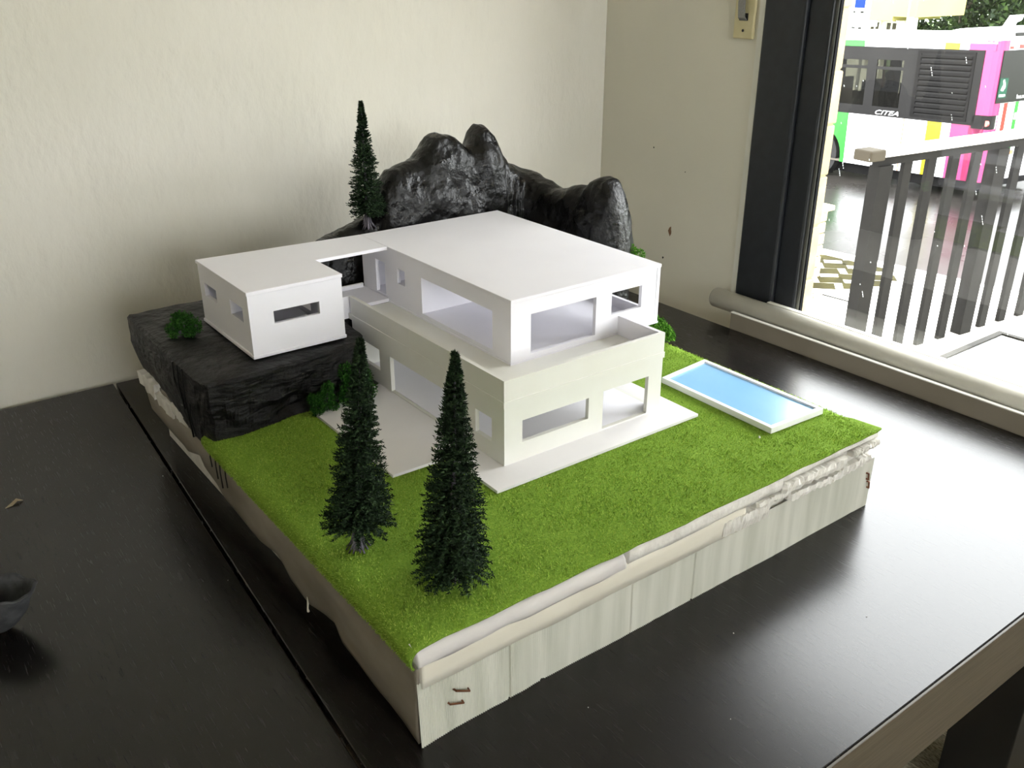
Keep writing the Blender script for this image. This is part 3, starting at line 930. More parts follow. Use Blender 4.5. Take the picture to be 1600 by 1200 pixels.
# ------------------------------------------------------------------ model fir trees
def fir(name, label, basep, topp, rmax, z_low, seed, tiers=0, bare=.05, ntw=1500, low_droop=.5):
    r_ = np.random.default_rng(seed)
    b, tp = np.array(basep), np.array(topp)
    Hh = np.linalg.norm(tp - b)
    ax = (tp - b) / Hh
    t = thing(name, label, 'model tree', basep, 'model fir trees')
    mb = MB()
    mb.tube([b - ax * .001, b + ax * Hh * .02, b + ax * Hh * .08, b + ax * Hh * .5, b + ax * Hh * .98], [.0058, .0048, .0036, .0020, .0006], 10)
    mb.build('trunk', 'trunk', t, True)
    mb = MB()
    for k in range(13):
        a = 2 * pi * k / 13 + r_.uniform(-.15, .15)
        e = np.array((math.cos(a), math.sin(a), 0))
        rr = r_.uniform(.0085, .0120)
        mb.tube([b + e * .0026 + np.array((0, 0, .020)), b + e * .0046 + np.array((0, 0, .008)), b + e * rr + np.array((0, 0, .0006))], [.0010, .0015, .0008], 6)
    mb.build('root_flare', 'trunk', t, True)
    A_, B_, C_ = [], [], []
    def tri(p, dirv, side, L, W):
        A_.append(p - side * W)
        B_.append(p + side * W)
        C_.append(p + dirv * L)
    ref = np.array((1.0, 0, 0))
    e1 = np.cross(ax, ref)
    e1 /= np.linalg.norm(e1)
    e2 = np.cross(ax, e1)
    for i in range(ntw):
        u = r_.uniform(0, 1) ** 1.25
        h = bare + (1 - bare) * u
        R_ = rmax * ((1 - u) ** .90 * .98 + .022)
        if tiers:
            R_ *= .80 + .28 * (1 - ((h * tiers) % 1.0))
        R_ *= r_.uniform(.72, 1.06)
        a = r_.uniform(0, 2 * pi)
        e = e1 * math.cos(a) + e2 * math.sin(a)
        droop = -low_droop * max(0, 1 - u * 2.2) + .38 * u + r_.uniform(-.15, .15)
        dirv = e + ax * droop
        dirv /= np.linalg.norm(dirv)
        sd = np.cross(dirv, ax)
        sd /= np.linalg.norm(sd)
        p0 = b + ax * (h * Hh)
        tri(p0, dirv, sd, R_, .00045)
        m_ = max(5, int(R_ / .0026))
        for j in range(m_ * 2):
            q_ = (.2 + .8 * (j + .5) / (m_ * 2))
            pp = p0 + dirv * (R_ * q_)
            sgn = 1 if j % 2 else -1
            nd = dirv * .6 + sd * sgn * r_.uniform(.4, 1.1) + ax * r_.uniform(-.5, .7)
            nd /= np.linalg.norm(nd)
            s2 = np.cross(nd, r_.normal(size=3))
            s2 /= np.linalg.norm(s2)
            tri(pp, nd, s2, r_.uniform(.0022, .0042), r_.uniform(.0006, .0011))
    tri_obj('needles', np.array(A_), np.array(B_), np.array(C_), 'needle', t)
    return t
fir('fir_tree', 'dark green model fir nearer the rock, left of the front pair on the lawn', (.0231, .1375, ZG), (.0350, .1290, .2955), .0330, .012, 3, tiers=0, bare=.125, low_droop=.12, ntw=1700)
fir('fir_tree', 'dark green model fir with drooping lowest branches nearest the front edge', (.0643, .0510, ZG), (.0700, .0465, .3030), .0350, .004, 5, tiers=0, bare=.085, low_droop=.42, ntw=1700)
fir('fir_tree', 'dark green model fir standing on the black rock against the wall', (.303, .612, .2420), (.3045, .612, .4070), .0290, .02, 9, tiers=6, bare=.13, low_droop=.12, ntw=1300)

# ------------------------------------------------------------------ model bushes
def bush(label, c, blobs, m, seed, n=2600, leaf=.0022, group=None):
    r_ = np.random.default_rng(seed)
    t = thing('model_bush', label, 'model bush', c, 'model bushes')
    mb = MB()
    for (dx, dy, dz, rr) in blobs[:3]:
        mb.tube([(c[0], c[1], c[2] - .001), (c[0] + dx * .5, c[1] + dy * .5, c[2] + dz * .6), (c[0] + dx, c[1] + dy, c[2] + dz)], [.0016, .0012, .0006], 6)
    mb.build('stem', 'trunk', t)
    P_, Dv = [], []
    tot = sum(b_[3] ** 2 for b_ in blobs)
    for (dx, dy, dz, rr) in blobs:
        k = int(n * rr ** 2 / tot)
        v = r_.normal(size=(k, 3))
        v /= np.linalg.norm(v, axis=1)[:, None]
        rad = rr * (r_.uniform(.25, 1.0, k) ** .45)
        lump = 1 + .28 * fbm(v * 1.0 + seed, 2.6, 3)
        P_.append(np.array(c) + np.array((dx, dy, dz)) + v * (rad * lump)[:, None])
        Dv.append(v)
    P_ = np.concatenate(P_)
    Dv = np.concatenate(Dv)
    P_[:, 2] = np.maximum(P_[:, 2], c[2] + .0005)
    k = len(P_)
    d = Dv + r_.normal(size=(k, 3)) * .9
    d /= np.linalg.norm(d, axis=1)[:, None]
    sd = np.cross(d, r_.normal(size=(k, 3)))
    sd /= np.linalg.norm(sd, axis=1)[:, None]
    Lh = r_.uniform(.6, 1.4, k)[:, None] * leaf
    tri_obj('foliage', P_ - sd * Lh * .45, P_ + sd * Lh * .45, P_ + d * Lh, m, t)
    return t
bush('dark green bush on top of black rock left of the white pavilion', (.024, .555, .1702),
     [(0, 0, .016, .012), (-.012, .004, .009, .008), (.010, -.006, .010, .009), (.002, -.010, .005, .007), (-.003, .008, .019, .008), (-.014, -.004, .005, .005)], 'bush', 21)
bush('dark green bush at the cliff foot farther from the model house', (.122, .398, ZG + .001),
     [(0, 0, .018, .010), (.004, -.002, .030, .007), (-.010, -.002, .009, .009), (-.014, .002, .020, .006), (.008, -.004, .006, .006)], 'bush', 22, 2600)
bush('broad dark green bush between cliff and the corner of the model house', (.158, .398, ZG + .0035),
     [(0, 0, .020, .015), (.012, .002, .030, .013), (-.010, -.002, .012, .011), (.016, -.003, .012, .011), (-.004, .006, .038, .010), (.004, -.008, .006, .007)], 'bush', 23, 4200)
bush('bright green bush at right rear corner of the model house by the table', (.590, .335, ZG),
     [(0, 0, .018, .013), (.006, -.006, .010, .012), (-.004, .008, .024, .011), (.010, -.012, .005, .008), (-.012, .0, .016, .010)], 'bush_light', 24, 3000)
bush('light green bush peeping over the roof beside the black rock', (.600, .432, ZG),
     [(0, 0, .02, .012), (.004, .0, .05, .013), (.004, -.004, .085, .011), (.014, -.010, .100, .010), (.004, .004, .108, .009), (.022, -.020, .096, .008), (.010, .0, .112, .007)], 'bush_light', 25, 3600)

# ------------------------------------------------------------------ small things on the table
t = thing('felt_bowl', 'grey felt-like boat-shaped bowl at the left edge of the table', 'bowl', (-.245, .352, 0))
V, F = [], []
nr_, na = 9, 48
cx, cy = -.247, .356
def bowl_pt(a, q, off=0.0):
    ca, sa = math.cos(a), math.sin(a)
    # long axis along the image horizontal
    dx, dy = math.cos(-.64), math.sin(-.64)
    ex, ey = -dy, dx
    rl = (.030 + .0165 * q) * q ** .35 if q > 0 else 0
    rs = (.020 + .0060 * q) * q ** .35 if q > 0 else 0
    rl = (rl + off)
    rs = (rs + off)
    lip = .0018 * math.sin(5 * a + .6) + .0012 * math.sin(11 * a) if q > .95 else 0
    lon = math.copysign(abs(ca) ** .85, ca) * rl
    lat = math.copysign(abs(sa) ** 1.0, sa) * rs
    zz = .0415 * q ** 1.25 + (.005 * ca * ca if q > .7 else 0) + lip
    return (cx + dx * lon + ex * lat, cy + dy * lon + ey * lat, max(zz, 0))
for off, qs in ((0.0, np.linspace(.0, 1, nr_)), (-.0016, np.linspace(1, .06, nr_))):
    for q_ in qs:
        for k in range(na):
            p = bowl_pt(2 * pi * k / na, max(q_, .02), off if q_ > .1 else 0)
            V.append((p[0], p[1], p[2] + (.0022 if off else 0)))
rows = 2 * nr_
for i in range(rows - 1):
    for k in range(na):
        F.append((i * na + k, i * na + (k + 1) % na, (i + 1) * na + (k + 1) % na, (i + 1) * na + k))
F.append(list(range(na))[::-1])
F.append([(rows - 1) * na + k for k in range(na)])
obj('shell', V, F, 'greyfelt', t, True)
mb = MB()
ringp = [bowl_pt(2 * pi * k / 48, 1.0) for k in range(49)]
mb.tube([(p[0], p[1], p[2] + .001) for p in ringp], .0011, 6, cap=False)
mb.build('rim', 'greyfelt', t, True)

V = [(-.198, .583, .0004), (-.190, .590, .0014), (-.184, .594, .0030), (-.178, .590, .0006), (-.184, .587, .0032), (-.190, .584, .0008)]
o = tag(obj('paper_scrap', [(x, y, z_) for x, y, z_ in V] + [(x, y, z_ + .0006) for x, y, z_ in V],
            [(5, 4, 3, 2, 1, 0), (6, 7, 8, 9, 10, 11)] + [(i, (i + 1) % 6, 6 + (i + 1) % 6, 6 + i) for i in range(6)], 'paper'),
        'tiny folded beige scrap lying on the dark table behind the bowl', 'scrap')
crumbs = [(.13, -.05), (.215, -.13), (.30, -.06), (-.03, .55), (-.045, .30), (.02, -.07), (.42, -.12)]
for i, (x, y) in enumerate(crumbs):
    rr = random.uniform(.0004, .0008)
    mb = MB()
    mb.lathe((x, y, 0), [(rr * .7, 0), (rr, rr * .6), (rr * .6, rr * 1.3)], 6)
    tag(mb.build('foam_crumb', 'crumb'), 'tiny white foam crumb on the dark tabletop around the model base', 'crumb', 'foam crumbs on the table')
rr = .0012
tag(MB().lathe((.468, .062, ZG), [(rr, 0), (rr * 1.1, rr), (rr * .6, rr * 2)], 7).build('foam_crumb', 'crumb'),
    'white foam crumb lying on the lawn at the near corner of the pool', 'crumb')

# ================================================================== outside
VU = np.array((.0835, .9959, -.0342))      # along the street, bus front
VW = np.array((.9965, -.0835, 0.0))        # away from the house
VV_ = np.array((.0029, .0341, .9994))      # street normal
G0 = np.array((12.3134, 5.7878, -2.3481))
def gz_(x, y, h=0.0):
    return G0[2] - (VV_[0] * (x - G0[0]) + VV_[1] * (y - G0[1])) / VV_[2] + h
def slab(name, poly, m, h0, h1, parent=None):
    n = len(poly)
    V = [(x, y, gz_(x, y, h0)) for x, y in poly] + [(x, y, gz_(x, y, h1)) for x, y in poly]
    F = [list(range(n))[::-1], list(range(n, 2 * n))] + [(i, (i + 1) % n, n + (i + 1) % n, n + i) for i in range(n)]
    return obj(name, V, F, m, parent)
struct(slab('street', [(8.42, -60), (15.5, -60), (15.5, 60), (8.42, 60)], 'asphalt', -.2, 0))
pv = struct(slab('pavement', [(1.1, -60), (8.38, -60), (8.38, 60), (1.1, 60)], 'sidewalk', -.2, .02))
struct(slab('verge', [(15.5, -60), (90, -60), (90, 60), (15.5, 60)], 'ground_grass', -.2, .05))
# kerb stones
y = -2.0
kb = struct(slab('kerb', [(8.34, -60), (8.44, -60), (8.44, -2), (8.34, -2)], 'kerb', -.1, .06))
while y < 12:
    slab('kerb_stone', [(8.34, y), (8.44, y), (8.44, y + .69), (8.34, y + .69)], 'kerb', -.1, .06, kb)
    y += .7
# olive flagstones set in the pavement by the pillar, laid on the diagonal
def flag(cx_, cy_, a, b, rot):
    c, s_ = math.cos(rot), math.sin(rot)
    P = [(cx_ + c * u - s_ * v, cy_ + s_ * u + c * v) for u, v in ((-a, -b), (a, -b), (a, b), (-a, b))]
    return slab('flagstone', P, 'flag', .0, .024, pv)
for i in range(5):
    for j in range(4):
        cx_ = 7.33 + .235 * i + .01 * j
        cy_ = 4.30 + .29 * j + .07 * (i % 2)
        if (i, j) in ((0, 0), (4, 0), (0, 3)):
            continue
        flag(cx_, cy_, .100, .118, .72 + random.uniform(-.06, .06))
struct(slab('gravel_bed', [(6.2, 4.26), (7.08, 4.40), (7.10, 5.3), (6.2, 5.3)], 'gravel', .0, .05))
slab('joint', [(7.085, 4.0), (7.10, 4.0), (7.10, 4.5), (7.085, 4.5)], 'ink', .0, .028, pv)

# stone gate pillar of stacked blocks with a cap
t = thing('gate_pillar', 'sandstone block gate pillar with flat cap seen at the window edge', 'pillar', (7.35, 5.05, gz_(7.35, 5.05)))
z = gz_(7.3, 4.75)
ztop = -1.600
nb_ = 6
hs = (ztop - z) / nb_
for i in range(nb_):
    e = random.uniform(-.012, .012)
    bevel(MB().box((7.10 + e, 4.815 + e, z + i * hs + .006), (7.60, 5.35, z + (i + 1) * hs - .004)).build('stone_block', 'sandstone', t), .012)
bevel(MB().box((7.06, 4.77, ztop), (7.64, 5.40, ztop + .05)).build('cap_stone', 'sandstone', t), .008)

# terrace, its parapet wall and the railing
RD = np.array((.9941, -.1086, 0.0))
RN = np.array((.1086, .9941, 0.0))
R0 = np.array((2.5104, 1.2384, 0.0213))
struct(MB().prism([(1.16, -2.6), (2.44, -2.6), (2.44, 1.25), (1.16, 1.25)], -.86, -.74).build('terrace_floor', 'concrete'))
a_ = R0 - RD * .06
b_ = R0 + RD * 3.2
struct(MB().prism([tuple((a_ - RN * .06)[:2]), tuple((b_ - RN * .06)[:2]), tuple((b_ + RN * .06)[:2]), tuple((a_ + RN * .06)[:2])], -2.5, -.74).build('terrace_wall', 'concrete'))
rail = thing('terrace_railing', 'black steel bar railing with pale handrail outside the window', 'railing', (R0[0], R0[1], -.74))
def along(L, w0, w1, z0, z1, L2, name, m):
    P = []
    for (l_, w_) in ((L, w0), (L2, w0), (L2, w1), (L, w1)):
        p = R0 + RD * l_ + RN * w_
        P.append((p[0], p[1]))
    return MB().prism(P, z0, z1).build(name, m, rail)
zr_ = R0[2]
along(-.005, -.012, .012, zr_ - .048, zr_ - .018, 3.0, 'under_rail', 'railblack')
o = along(.0, -.034, .034, zr_ - .018, zr_ + .006, 3.0, 'handrail', 'railwhite')
bevel(o, .008, 3)
o = along(-.075, -.036, .036, zr_ - .026, zr_ + .010, -.001, 'rail_end_cap', 'cap')
bevel(o, .006, 3)
Lp = .0
i = 0
while Lp < 3.0:
    thick = i % 5 == 0
    c = Lp + .03
    w = .033 if thick else .021
    dpt = .022 if thick else .008
    along(c - w, -dpt, dpt, -.74, zr_ - .048, c + w, 'post' if thick else 'baluster', 'railblack')
    Lp += .1265
    i += 1

# glass-topped terrace table
t = thing('terrace_table', 'low glass terrace table with grey rim just outside the window', 'table', (1.4, .0, -.74))
tx0, tx1, ty0, ty1, tz = 1.17, 1.547, -.36, .3125, -.1
w = .012
MB().box((tx0 + w, ty0 + w, tz - .008), (tx1 - w, ty1 - w, tz - .002)).build('glass_top', 'table_glass', t)
MB().panel((tx0, ty0, tz - .012), (1, 0, 0), (0, 1, 0), (0, 0, 1), tx1 - tx0, ty1 - ty0, .012, [(w, w, tx1 - tx0 - w, ty1 - ty0 - w)]).build('rim', 'rimdark', t)
for (x, y) in ((tx0, ty0), (tx1 - .02, ty0), (tx0, ty1 - .02), (tx1 - .02, ty1 - .02)):
    MB().box((x, y, -.74), (x + .02, y + .02, tz - .012)).build('leg', 'rimgrey', t)

# ------------------------------------------------------------------ city bus (local metres: u to the front, v up from skirt, w into the bus)
BO = np.array((12.314, 5.7951, -2.1339))
def B(u, v, w):
    return BO + (VU * u + VV_ * v + VW * w) / S
bus = thing('city_bus', 'white city bus with green, yellow and pink stripes in the wet street', 'bus', tuple(B(3, -.3, 1.2)))
def bpanel(name, m, u0, u1, v0, v1, w0=0.0, th=.03, holes=(), parent=None):
    """panel in the bus side plane; w0 outer face, th inwards"""
    return MB().panel(B(u0, v0, w0), VU, VV_, VW, (u1 - u0) / S, (v1 - v0) / S, th / S,
                      [tuple(q / S for q in (h[0] - u0, h[1] - v0, h[2] - u0, h[3] - v0)) for h in holes]).build(name, m, parent or bus)
def bbox(name, m, u0, u1, v0, v1, w0, w1, parent=None):
    mb = MB()
    P = [B(u, v, w0) for u, v in ((u0, v0), (u1, v0), (u1, v1), (u0, v1))]
    return mb.extrude(P, VW * (w1 - w0) / S).build(name, m, parent or bus)
BL, BW = 11.6, 2.5
# window band, with openings
wins = [(1.87, 1.28, 2.50, 2.19), (2.73, 1.28, 3.75, 2.17), (4.05, 1.28, 5.3, 2.17), (5.5, 1.28, 6.7, 2.17), (6.95, 1.28, 8.1, 2.17), (8.4, 1.28, 9.6, 2.17)]
band = bpanel('window_band', 'bus_black', .20, BL, 1.095, 2.425, -.012, .03, wins)
for h in wins:
    bpanel('window_pane', 'bus_glass', h[0], h[2], h[1], h[3], -.004, .008)
    bbox('window_bar', 'bus_black', h[0], h[2], 2.0, 2.06, -.010, .01)
bpanel('window_band', 'bus_black', .20, BL, 1.095, 2.425, BW - .02, .03, [(.9, 1.25, 2.5, 2.25)] + wins[1:])
bpanel('side_panel', 'bus_white', -.0, BL, 0.06, 1.09, BW - .02, .03)
# lower livery panels
liv = [('bus_pink2', -.0, .285), ('bus_pink', .285, .66), ('bus_white', .66, .85), ('bus_yellow', .85, 1.175), ('bus_white', 1.175, 1.685), ('bus_orange', 1.685, 1.715), ('bus_white', 1.715, 3.06)]
for m_, u0, u1 in liv:
    bpanel('side_panel', m_, u0, u1, .06, 1.093)
# green panel with wheel arch
arc = [(3.06, 1.093), (3.06, .06), (3.17, .06)] + [(3.80 + .63 * math.cos(a), .18 + .58 * math.sin(a)) for a in np.linspace(pi, 0, 22)] + [(4.43, .06), (4.6, .06), (4.6, 1.093)]
MB().extrude([B(u, v, 0) for u, v in arc[::-1]], VW * .03 / S).build('side_panel', 'bus_green', bus)
bpanel('side_panel', 'bus_white', 4.6, BL, .06, 1.093)
bbox('arch_liner', 'bus_grille', 3.1, 4.5, .0, .85, .35, .40)
mb = MB()
c = B(3.80, .18, .06)
mb.tube([c, c + VW * .28 / S], .48 / S, 32)
wh = mb.build('wheel', 'tyre', bus)
mb = MB()
mb.tube([B(3.80, .18, .04), B(3.80, .18, .07)], .27 / S, 24)
mb.build('hub', 'rimgrey', wh)
mb = MB()
c = B(9.4, .18, .06)
mb.tube([c, c + VW * .28 / S], .48 / S, 32)
mb.build('wheel', 'tyre', bus)
bbox('underbody', 'bus_grille', .25, BL - .3, -.18, .06, .25, BW - .3)
# eaves
eav = [('bus_pink', .0, .53), ('bus_white', .53, .72), ('bus_yellow', .72, 1.035), ('bus_white', 1.035, 2.86), ('bus_green', 2.86, 3.9), ('bus_white', 3.9, BL)]
for m_, u0, u1 in eav:
    bpanel('eaves_panel', m_, u0, u1, 2.43, 2.545, -.004)
bpanel('eaves_panel', 'bus_white', 0, BL, 2.546, 2.60, .0)
# roof with rounded edges
prof_ = [(.0, 2.60), (.05, 2.64), (.16, 2.665), (BW - .16, 2.665), (BW - .05, 2.64), (BW, 2.60)]
MB().extrude([B(-.05, v, w_) for w_, v in prof_], VU * (BL + .05) / S).build('roof', 'bus_white', bus)
dome = [(1.30, 2.66), (1.10, 2.735), (.95, 2.78), (.75, 2.80), (-.02, 2.795), (-.14, 2.77), (-.18, 2.73), (-.20, 2.655)]
MB().extrude([B(u, v, .15) for u, v in dome], VW * 2.2 / S).build('roof_pod', 'bus_white', bus)
bbox('pod_vent', 'bus_black', -.215, -.17, 2.675, 2.735, .2, .6)
hood = [(.16, 2.79), (.10, 2.90), (.03, 3.02), (-.10, 3.03), (-.06, 2.93), (.02, 2.90), (.07, 2.79)]
MB().extrude([B(u, v, .28) for u, v in hood], VW * .25 / S).build('roof_hood', 'bus_white', bus)
# engine grille
gb = bpanel('grille_frame', 'bus_grille', .36, 1.58, 1.15, 2.39, -.022, .015, [(.42, 1.2, 1.50, 2.34)])
for i in range(11):
    v0 = 1.215 + i * .1025
    P = [B(.42, v0, -.006), B(.42, v0 + .03, -.030), B(.42, v0 + .075, -.030), B(.42, v0 + .06, -.006)]
    MB().extrude(P, VU * 1.08 / S).build('slat', 'bus_grille', gb)
# rear end: rounded pink corner, dark window, white bonnet with stripes
cor = [(.20, .0), (.05, .0), (-.05, .025), (-.09, .07), (-.10, .13), (-.10, .24), (.20, .24)]
def rprism(name, m, uw, v0, v1, parent=None):
    return MB().extrude([B(u, v0, w_) for u, w_ in uw], VV_ * (v1 - v0) / S).build(name, m, parent or bus)
rprism('rear_corner', 'bus_pink', cor, 1.29, 2.60)
rprism('rear_corner', 'bus_pink', cor, .06, 1.04)
lc = rprism('lamp_cluster', 'bus_black', [(.24, -.012), (.05, -.012), (-.06, .018), (-.105, .065), (-.115, .14), (-.10, .2), (.2, .2)], 1.045, 1.285)
mb = MB()
mb.tube([B(-.045, 1.15, -.0), B(-.055, 1.15, .03)], .055 / S, 14)
mb.build('red_lens', 'redlamp', lc)
def rear(name, m, w0, w1, v0, v1, u0=-.10, th=.03, parent=None):
    mb = MB()
    P = [B(u0, v, w_) for w_, v in ((w0, v0), (w1, v0), (w1, v1), (w0, v1))]
    return mb.extrude(P, VU * th / S).build(name, m, parent or bus)
rear('rear_panel', 'bus_white', .24, 2.5, .06, 1.50)
rear('rear_window', 'bus_black', .09, 2.4, 1.51, 2.43, -.115)
rear('rear_panel', 'bus_white', .24, 2.5, 2.43, 2.60)
for m_, w0, w1 in (('bus_red', .38, .505), ('bus_green', .745, .86), ('bus_pink', .24, .262)):
    rear('rear_stripe', m_, w0, w1, .60, 1.50, -.104, .006)
rear('bumper', 'bus_white', .24, 2.5, .10, .50, -.14, .05)
rear('bumper_reflector', 'bus_orange', .60, .95, .52, .60, -.112, .02)
rear('door_handle', 'rimgrey', .76, 1.06, 1.17, 1.30, -.118, .02)
rear('roof_lamp', 'bus_red', .55, .70, 2.45, 2.52, -.112, .02)
rear('roof_lamp', 'bus_red', .25, .36, 2.45, 2.50, -.112, .02)
st = rear('sticker', 'sticker', .10, .355, 1.60, 1.95, -.121, .006)
mb = MB()
P = [B(-.1225, 1.66 + v, .10 + w_) for w_, v in ((.06, .08), (.13, .06), (.19, .12), (.17, .20), (.13, .27), (.09, .25), (.12, .18), (.08, .13))]
mb.extrude(P, VU * .002 / S)
mb.build('emblem', 'white_print', st)
rear('caption', 'white_print', .13, .32, 1.625, 1.665, -.1225, .002, st)

def text(body, m, origin, xdir, ydir, h, depth, parent, shear=0.0, name='lettering', xs=1.0):
    cu = bpy.data.curves.new(name, 'FONT')
    cu.body = body
    cu.size = 1.0
    cu.shear = shear
    cu.extrude = 0.0
    tmp = bpy.data.objects.new(name + '_tmp', cu)
    COL.objects.link(tmp)
    bpy.context.view_layer.update()
    me = bpy.data.meshes.new_from_object(tmp.evaluated_get(bpy.context.evaluated_depsgraph_get()))
    V = np.array([v.co for v in me.vertices])
    F = [list(p.vertices) for p in me.polygons]
    bpy.data.objects.remove(tmp)
    bpy.data.curves.remove(cu)
    bpy.data.meshes.remove(me)
    X, Y = np.array(xdir), np.array(ydir)
    W = np.array(origin) + np.outer(V[:, 0] * h * xs, X) + np.outer(V[:, 1] * h, Y)
    o = obj(name, W, F, m, parent)
    md = o.modifiers.new('thick', 'SOLIDIFY')
    md.thickness = depth * S
    return o
text('CITEA', 'white_print', B(2.43, 1.125, -.0145), -VU, VV_, .125 / S, .002, band, .35, 'lettering', 1.72)
text('bus.vdl', 'white_print', B(-.1165, 1.56, .72), VW, VV_, .11 / S, .002, bus, 0, 'lettering')
# inside: floor, seats, poles, a passenger
bbox('floor', 'seat', .3, BL - .2, .06, .10, .05, BW - .05)
for u in (1.4, 2.9, 3.9, 4.9):
    bbox('bus_seat', 'seat', u - .03, u + .10, .7, 1.62, 1.5, 2.3)
    bbox('bus_seat', 'seat', u - .4, u + .10, .6, .75, 1.5, 2.3)
mb = MB()
mb.tube([B(3.15, .1, 1.1), B(3.15, 2.6, 1.1)], .018, 8)
mb.build('grab_pole', 'bus_orange', bus)

# passenger seated by the window: one continuous body grown from a skeleton
t = thing('person', 'person in dark clothes sitting at the bus window', 'person', tuple(B(2.55, .1, .55)))
J = {'pel': (2.15, .95, .55, .17), 'wst': (2.16, 1.12, .55, .155), 'chs': (2.17, 1.36, .55, .175), 'nk': (2.17, 1.55, .55, .07), 'hd': (2.17, 1.67, .55, .085), 'ht': (2.18, 1.79, .55, .08),
     'sl': (2.17, 1.47, .37, .075), 'el': (2.10, 1.20, .33, .05), 'wl': (1.90, 1.12, .40, .038), 'fl': (1.81, 1.12, .42, .034),
     'sr': (2.17, 1.47, .73, .075), 'er': (2.10, 1.20, .77, .05), 'wr': (1.90, 1.12, .70, .038), 'fr': (1.81, 1.12, .68, .034),
     'hl': (2.10, .90, .45, .10), 'kl': (1.72, .92, .43, .07), 'al': (1.70, .50, .43, .045), 'tl': (1.56, .44, .43, .04),
     'hr': (2.10, .90, .65, .10), 'kr': (1.72, .92, .67, .07), 'ar': (1.70, .50, .67, .045), 'tr': (1.56, .44, .67, .04)}
E_ = [('pel', 'wst'), ('wst', 'chs'), ('chs', 'nk'), ('nk', 'hd'), ('hd', 'ht'), ('chs', 'sl'), ('sl', 'el'), ('el', 'wl'), ('wl', 'fl'), ('chs', 'sr'), ('sr', 'er'), ('er', 'wr'), ('wr', 'fr'),
      ('pel', 'hl'), ('hl', 'kl'), ('kl', 'al'), ('al', 'tl'), ('pel', 'hr'), ('hr', 'kr'), ('kr', 'ar'), ('ar', 'tr')]
keys = list(J)
me = bpy.data.meshes.new('body')
org = np.array(t.location) / S
me.from_pydata([tuple((B(J[k][0] + .40, J[k][1] + .08, J[k][2]) - org) * S) for k in keys], [(keys.index(a), keys.index(b)) for a, b in E_], [])
me.materials.append(M['cloth'])
body = bpy.data.objects.new('body', me)
COL.objects.link(body)
body.parent = t
sk = body.modifiers.new('skin', 'SKIN')
if not me.skin_vertices:
    bm = bmesh.new()
    bm.from_mesh(me)
    bm.verts.layers.skin.verify()
    bm.to_mesh(me)
    bm.free()
for i, k in enumerate(keys):
    me.skin_vertices[0].data[i].radius = (J[k][3], J[k][3])
    me.skin_vertices[0].data[i].use_root = (k == 'pel')
sd_ = body.modifiers.new('sub', 'SUBSURF')
sd_.levels = 2
sd_.render_levels = 2
# hair cap and face
def ell(name, m, c, ru, rv, rw, parent, vmin=-1.0):
    V, F = [], []
    nl, na_ = 10, 18
    for i in range(nl + 1):
        ph = -pi / 2 + pi * i / nl
        for k in range(na_):
            a = 2 * pi * k / na_
            V.append(B(c[0] + ru * math.cos(ph) * math.cos(a), c[1] + rv * max(math.sin(ph), vmin), c[2] + rw * math.cos(ph) * math.sin(a)))
    for i in range(nl):
        for k in range(na_):
            F.append((i * na_ + k, i * na_ + (k + 1) % na_, (i + 1) * na_ + (k + 1) % na_, (i + 1) * na_ + k))
    return obj(name, V, F, m, parent, True)
ell('face', 'skin', (2.555, 1.79, .55), .095, .125, .078, t)
ell('hair', 'hair', (2.585, 1.84, .55), .105, .115, .092, t, -.25)
ell('nose', 'skin', (2.458, 1.78, .55), .018, .02, .014, t)

# ------------------------------------------------------------------ building and sign beyond the bus
bld = thing('yellow_building', 'pale yellow building with overhanging upper storey beyond the bus', 'building', (24, 15, gz_(24, 15)))
gb_ = gz_(24, 15)
MB().box((22.0, 13.47, -.61), (24.2, 22, 3.2)).build('upper_storey', 'facade', bld)
MB().box((22.0, 12.85, -.505), (24.2, 13.4695, 3.2)).build('upper_storey', 'facade', bld)
MB().panel((22.35, 13.35, gb_ - .3), (0, 1, 0), (0, 0, 1), (1, 0, 0), 8.65, -.6105 - gb_ + .3, .2,
           [(.13, .35, .50, -.615 - gb_ + .3), (.62, 1.25, .95, -.64 - gb_ + .3), (1.9, 1.0, 2.6, -.8 - gb_ + .3)]).build('ground_storey', 'facade_white', bld)
for (y0, y1) in ((13.48, 13.85), (13.97, 14.30), (15.25, 15.95)):
    wf = MB().panel((22.30, y0, -1.4), (0, 1, 0), (0, 0, 1), (1, 0, 0), y1 - y0, .77, .05, [(.04, .04, (y1 - y0) / 2 - .012, .73), ((y1 - y0) / 2 + .012, .04, y1 - y0 - .04, .73)]).build('window_frame', 'facade_white', bld)
    MB().box((22.345, y0 + .03, -1.37), (22.36, y1 - .03, -.66)).build('window_pane', 'facade_glass', wf)
MB().box((22.0, 12.9, gb_ - .3), (22.2, 13.05, -.5055)).build('corner_post', 'facade_white', bld)

sg = thing('sign_board', 'white notice board with a blue panel and small grey lettering beside building', 'sign', (20.5, 13.6, gz_(20.5, 13.6)))
def py2(y):      # place marks on the board plane x=20.5
    return y
k_ = (20.5 + .274) / (22 + .274)
def SB(y, z):    # from measurements taken on the plane x = 22
    return (-.4823 + (y + .4823) * k_, .5619 + (z - .5619) * k_)
def sbox(name, m, y0, y1, z0, z1, dx, parent):
    a, b = SB(y0, z0), SB(y1, z1)
    return MB().box((20.5 - dx, min(a[0], b[0]), a[1]), (20.5 - dx + .006, max(a[0], b[0]), b[1])).build(name, m, parent)
a, b = SB(14.16, -1.0), SB(14.95, .35)
MB().box((20.5, a[0], a[1]), (20.55, b[0], b[1])).build('board', 'white_print', sg)
for yy in (14.25, 14.85):
    q_ = SB(yy, 0)[0]
    MB().box((20.55, q_ - .03, gz_(20.5, 13.6) - .1), (20.61, q_ + .03, b[1])).build('post', 'rimgrey', sg)
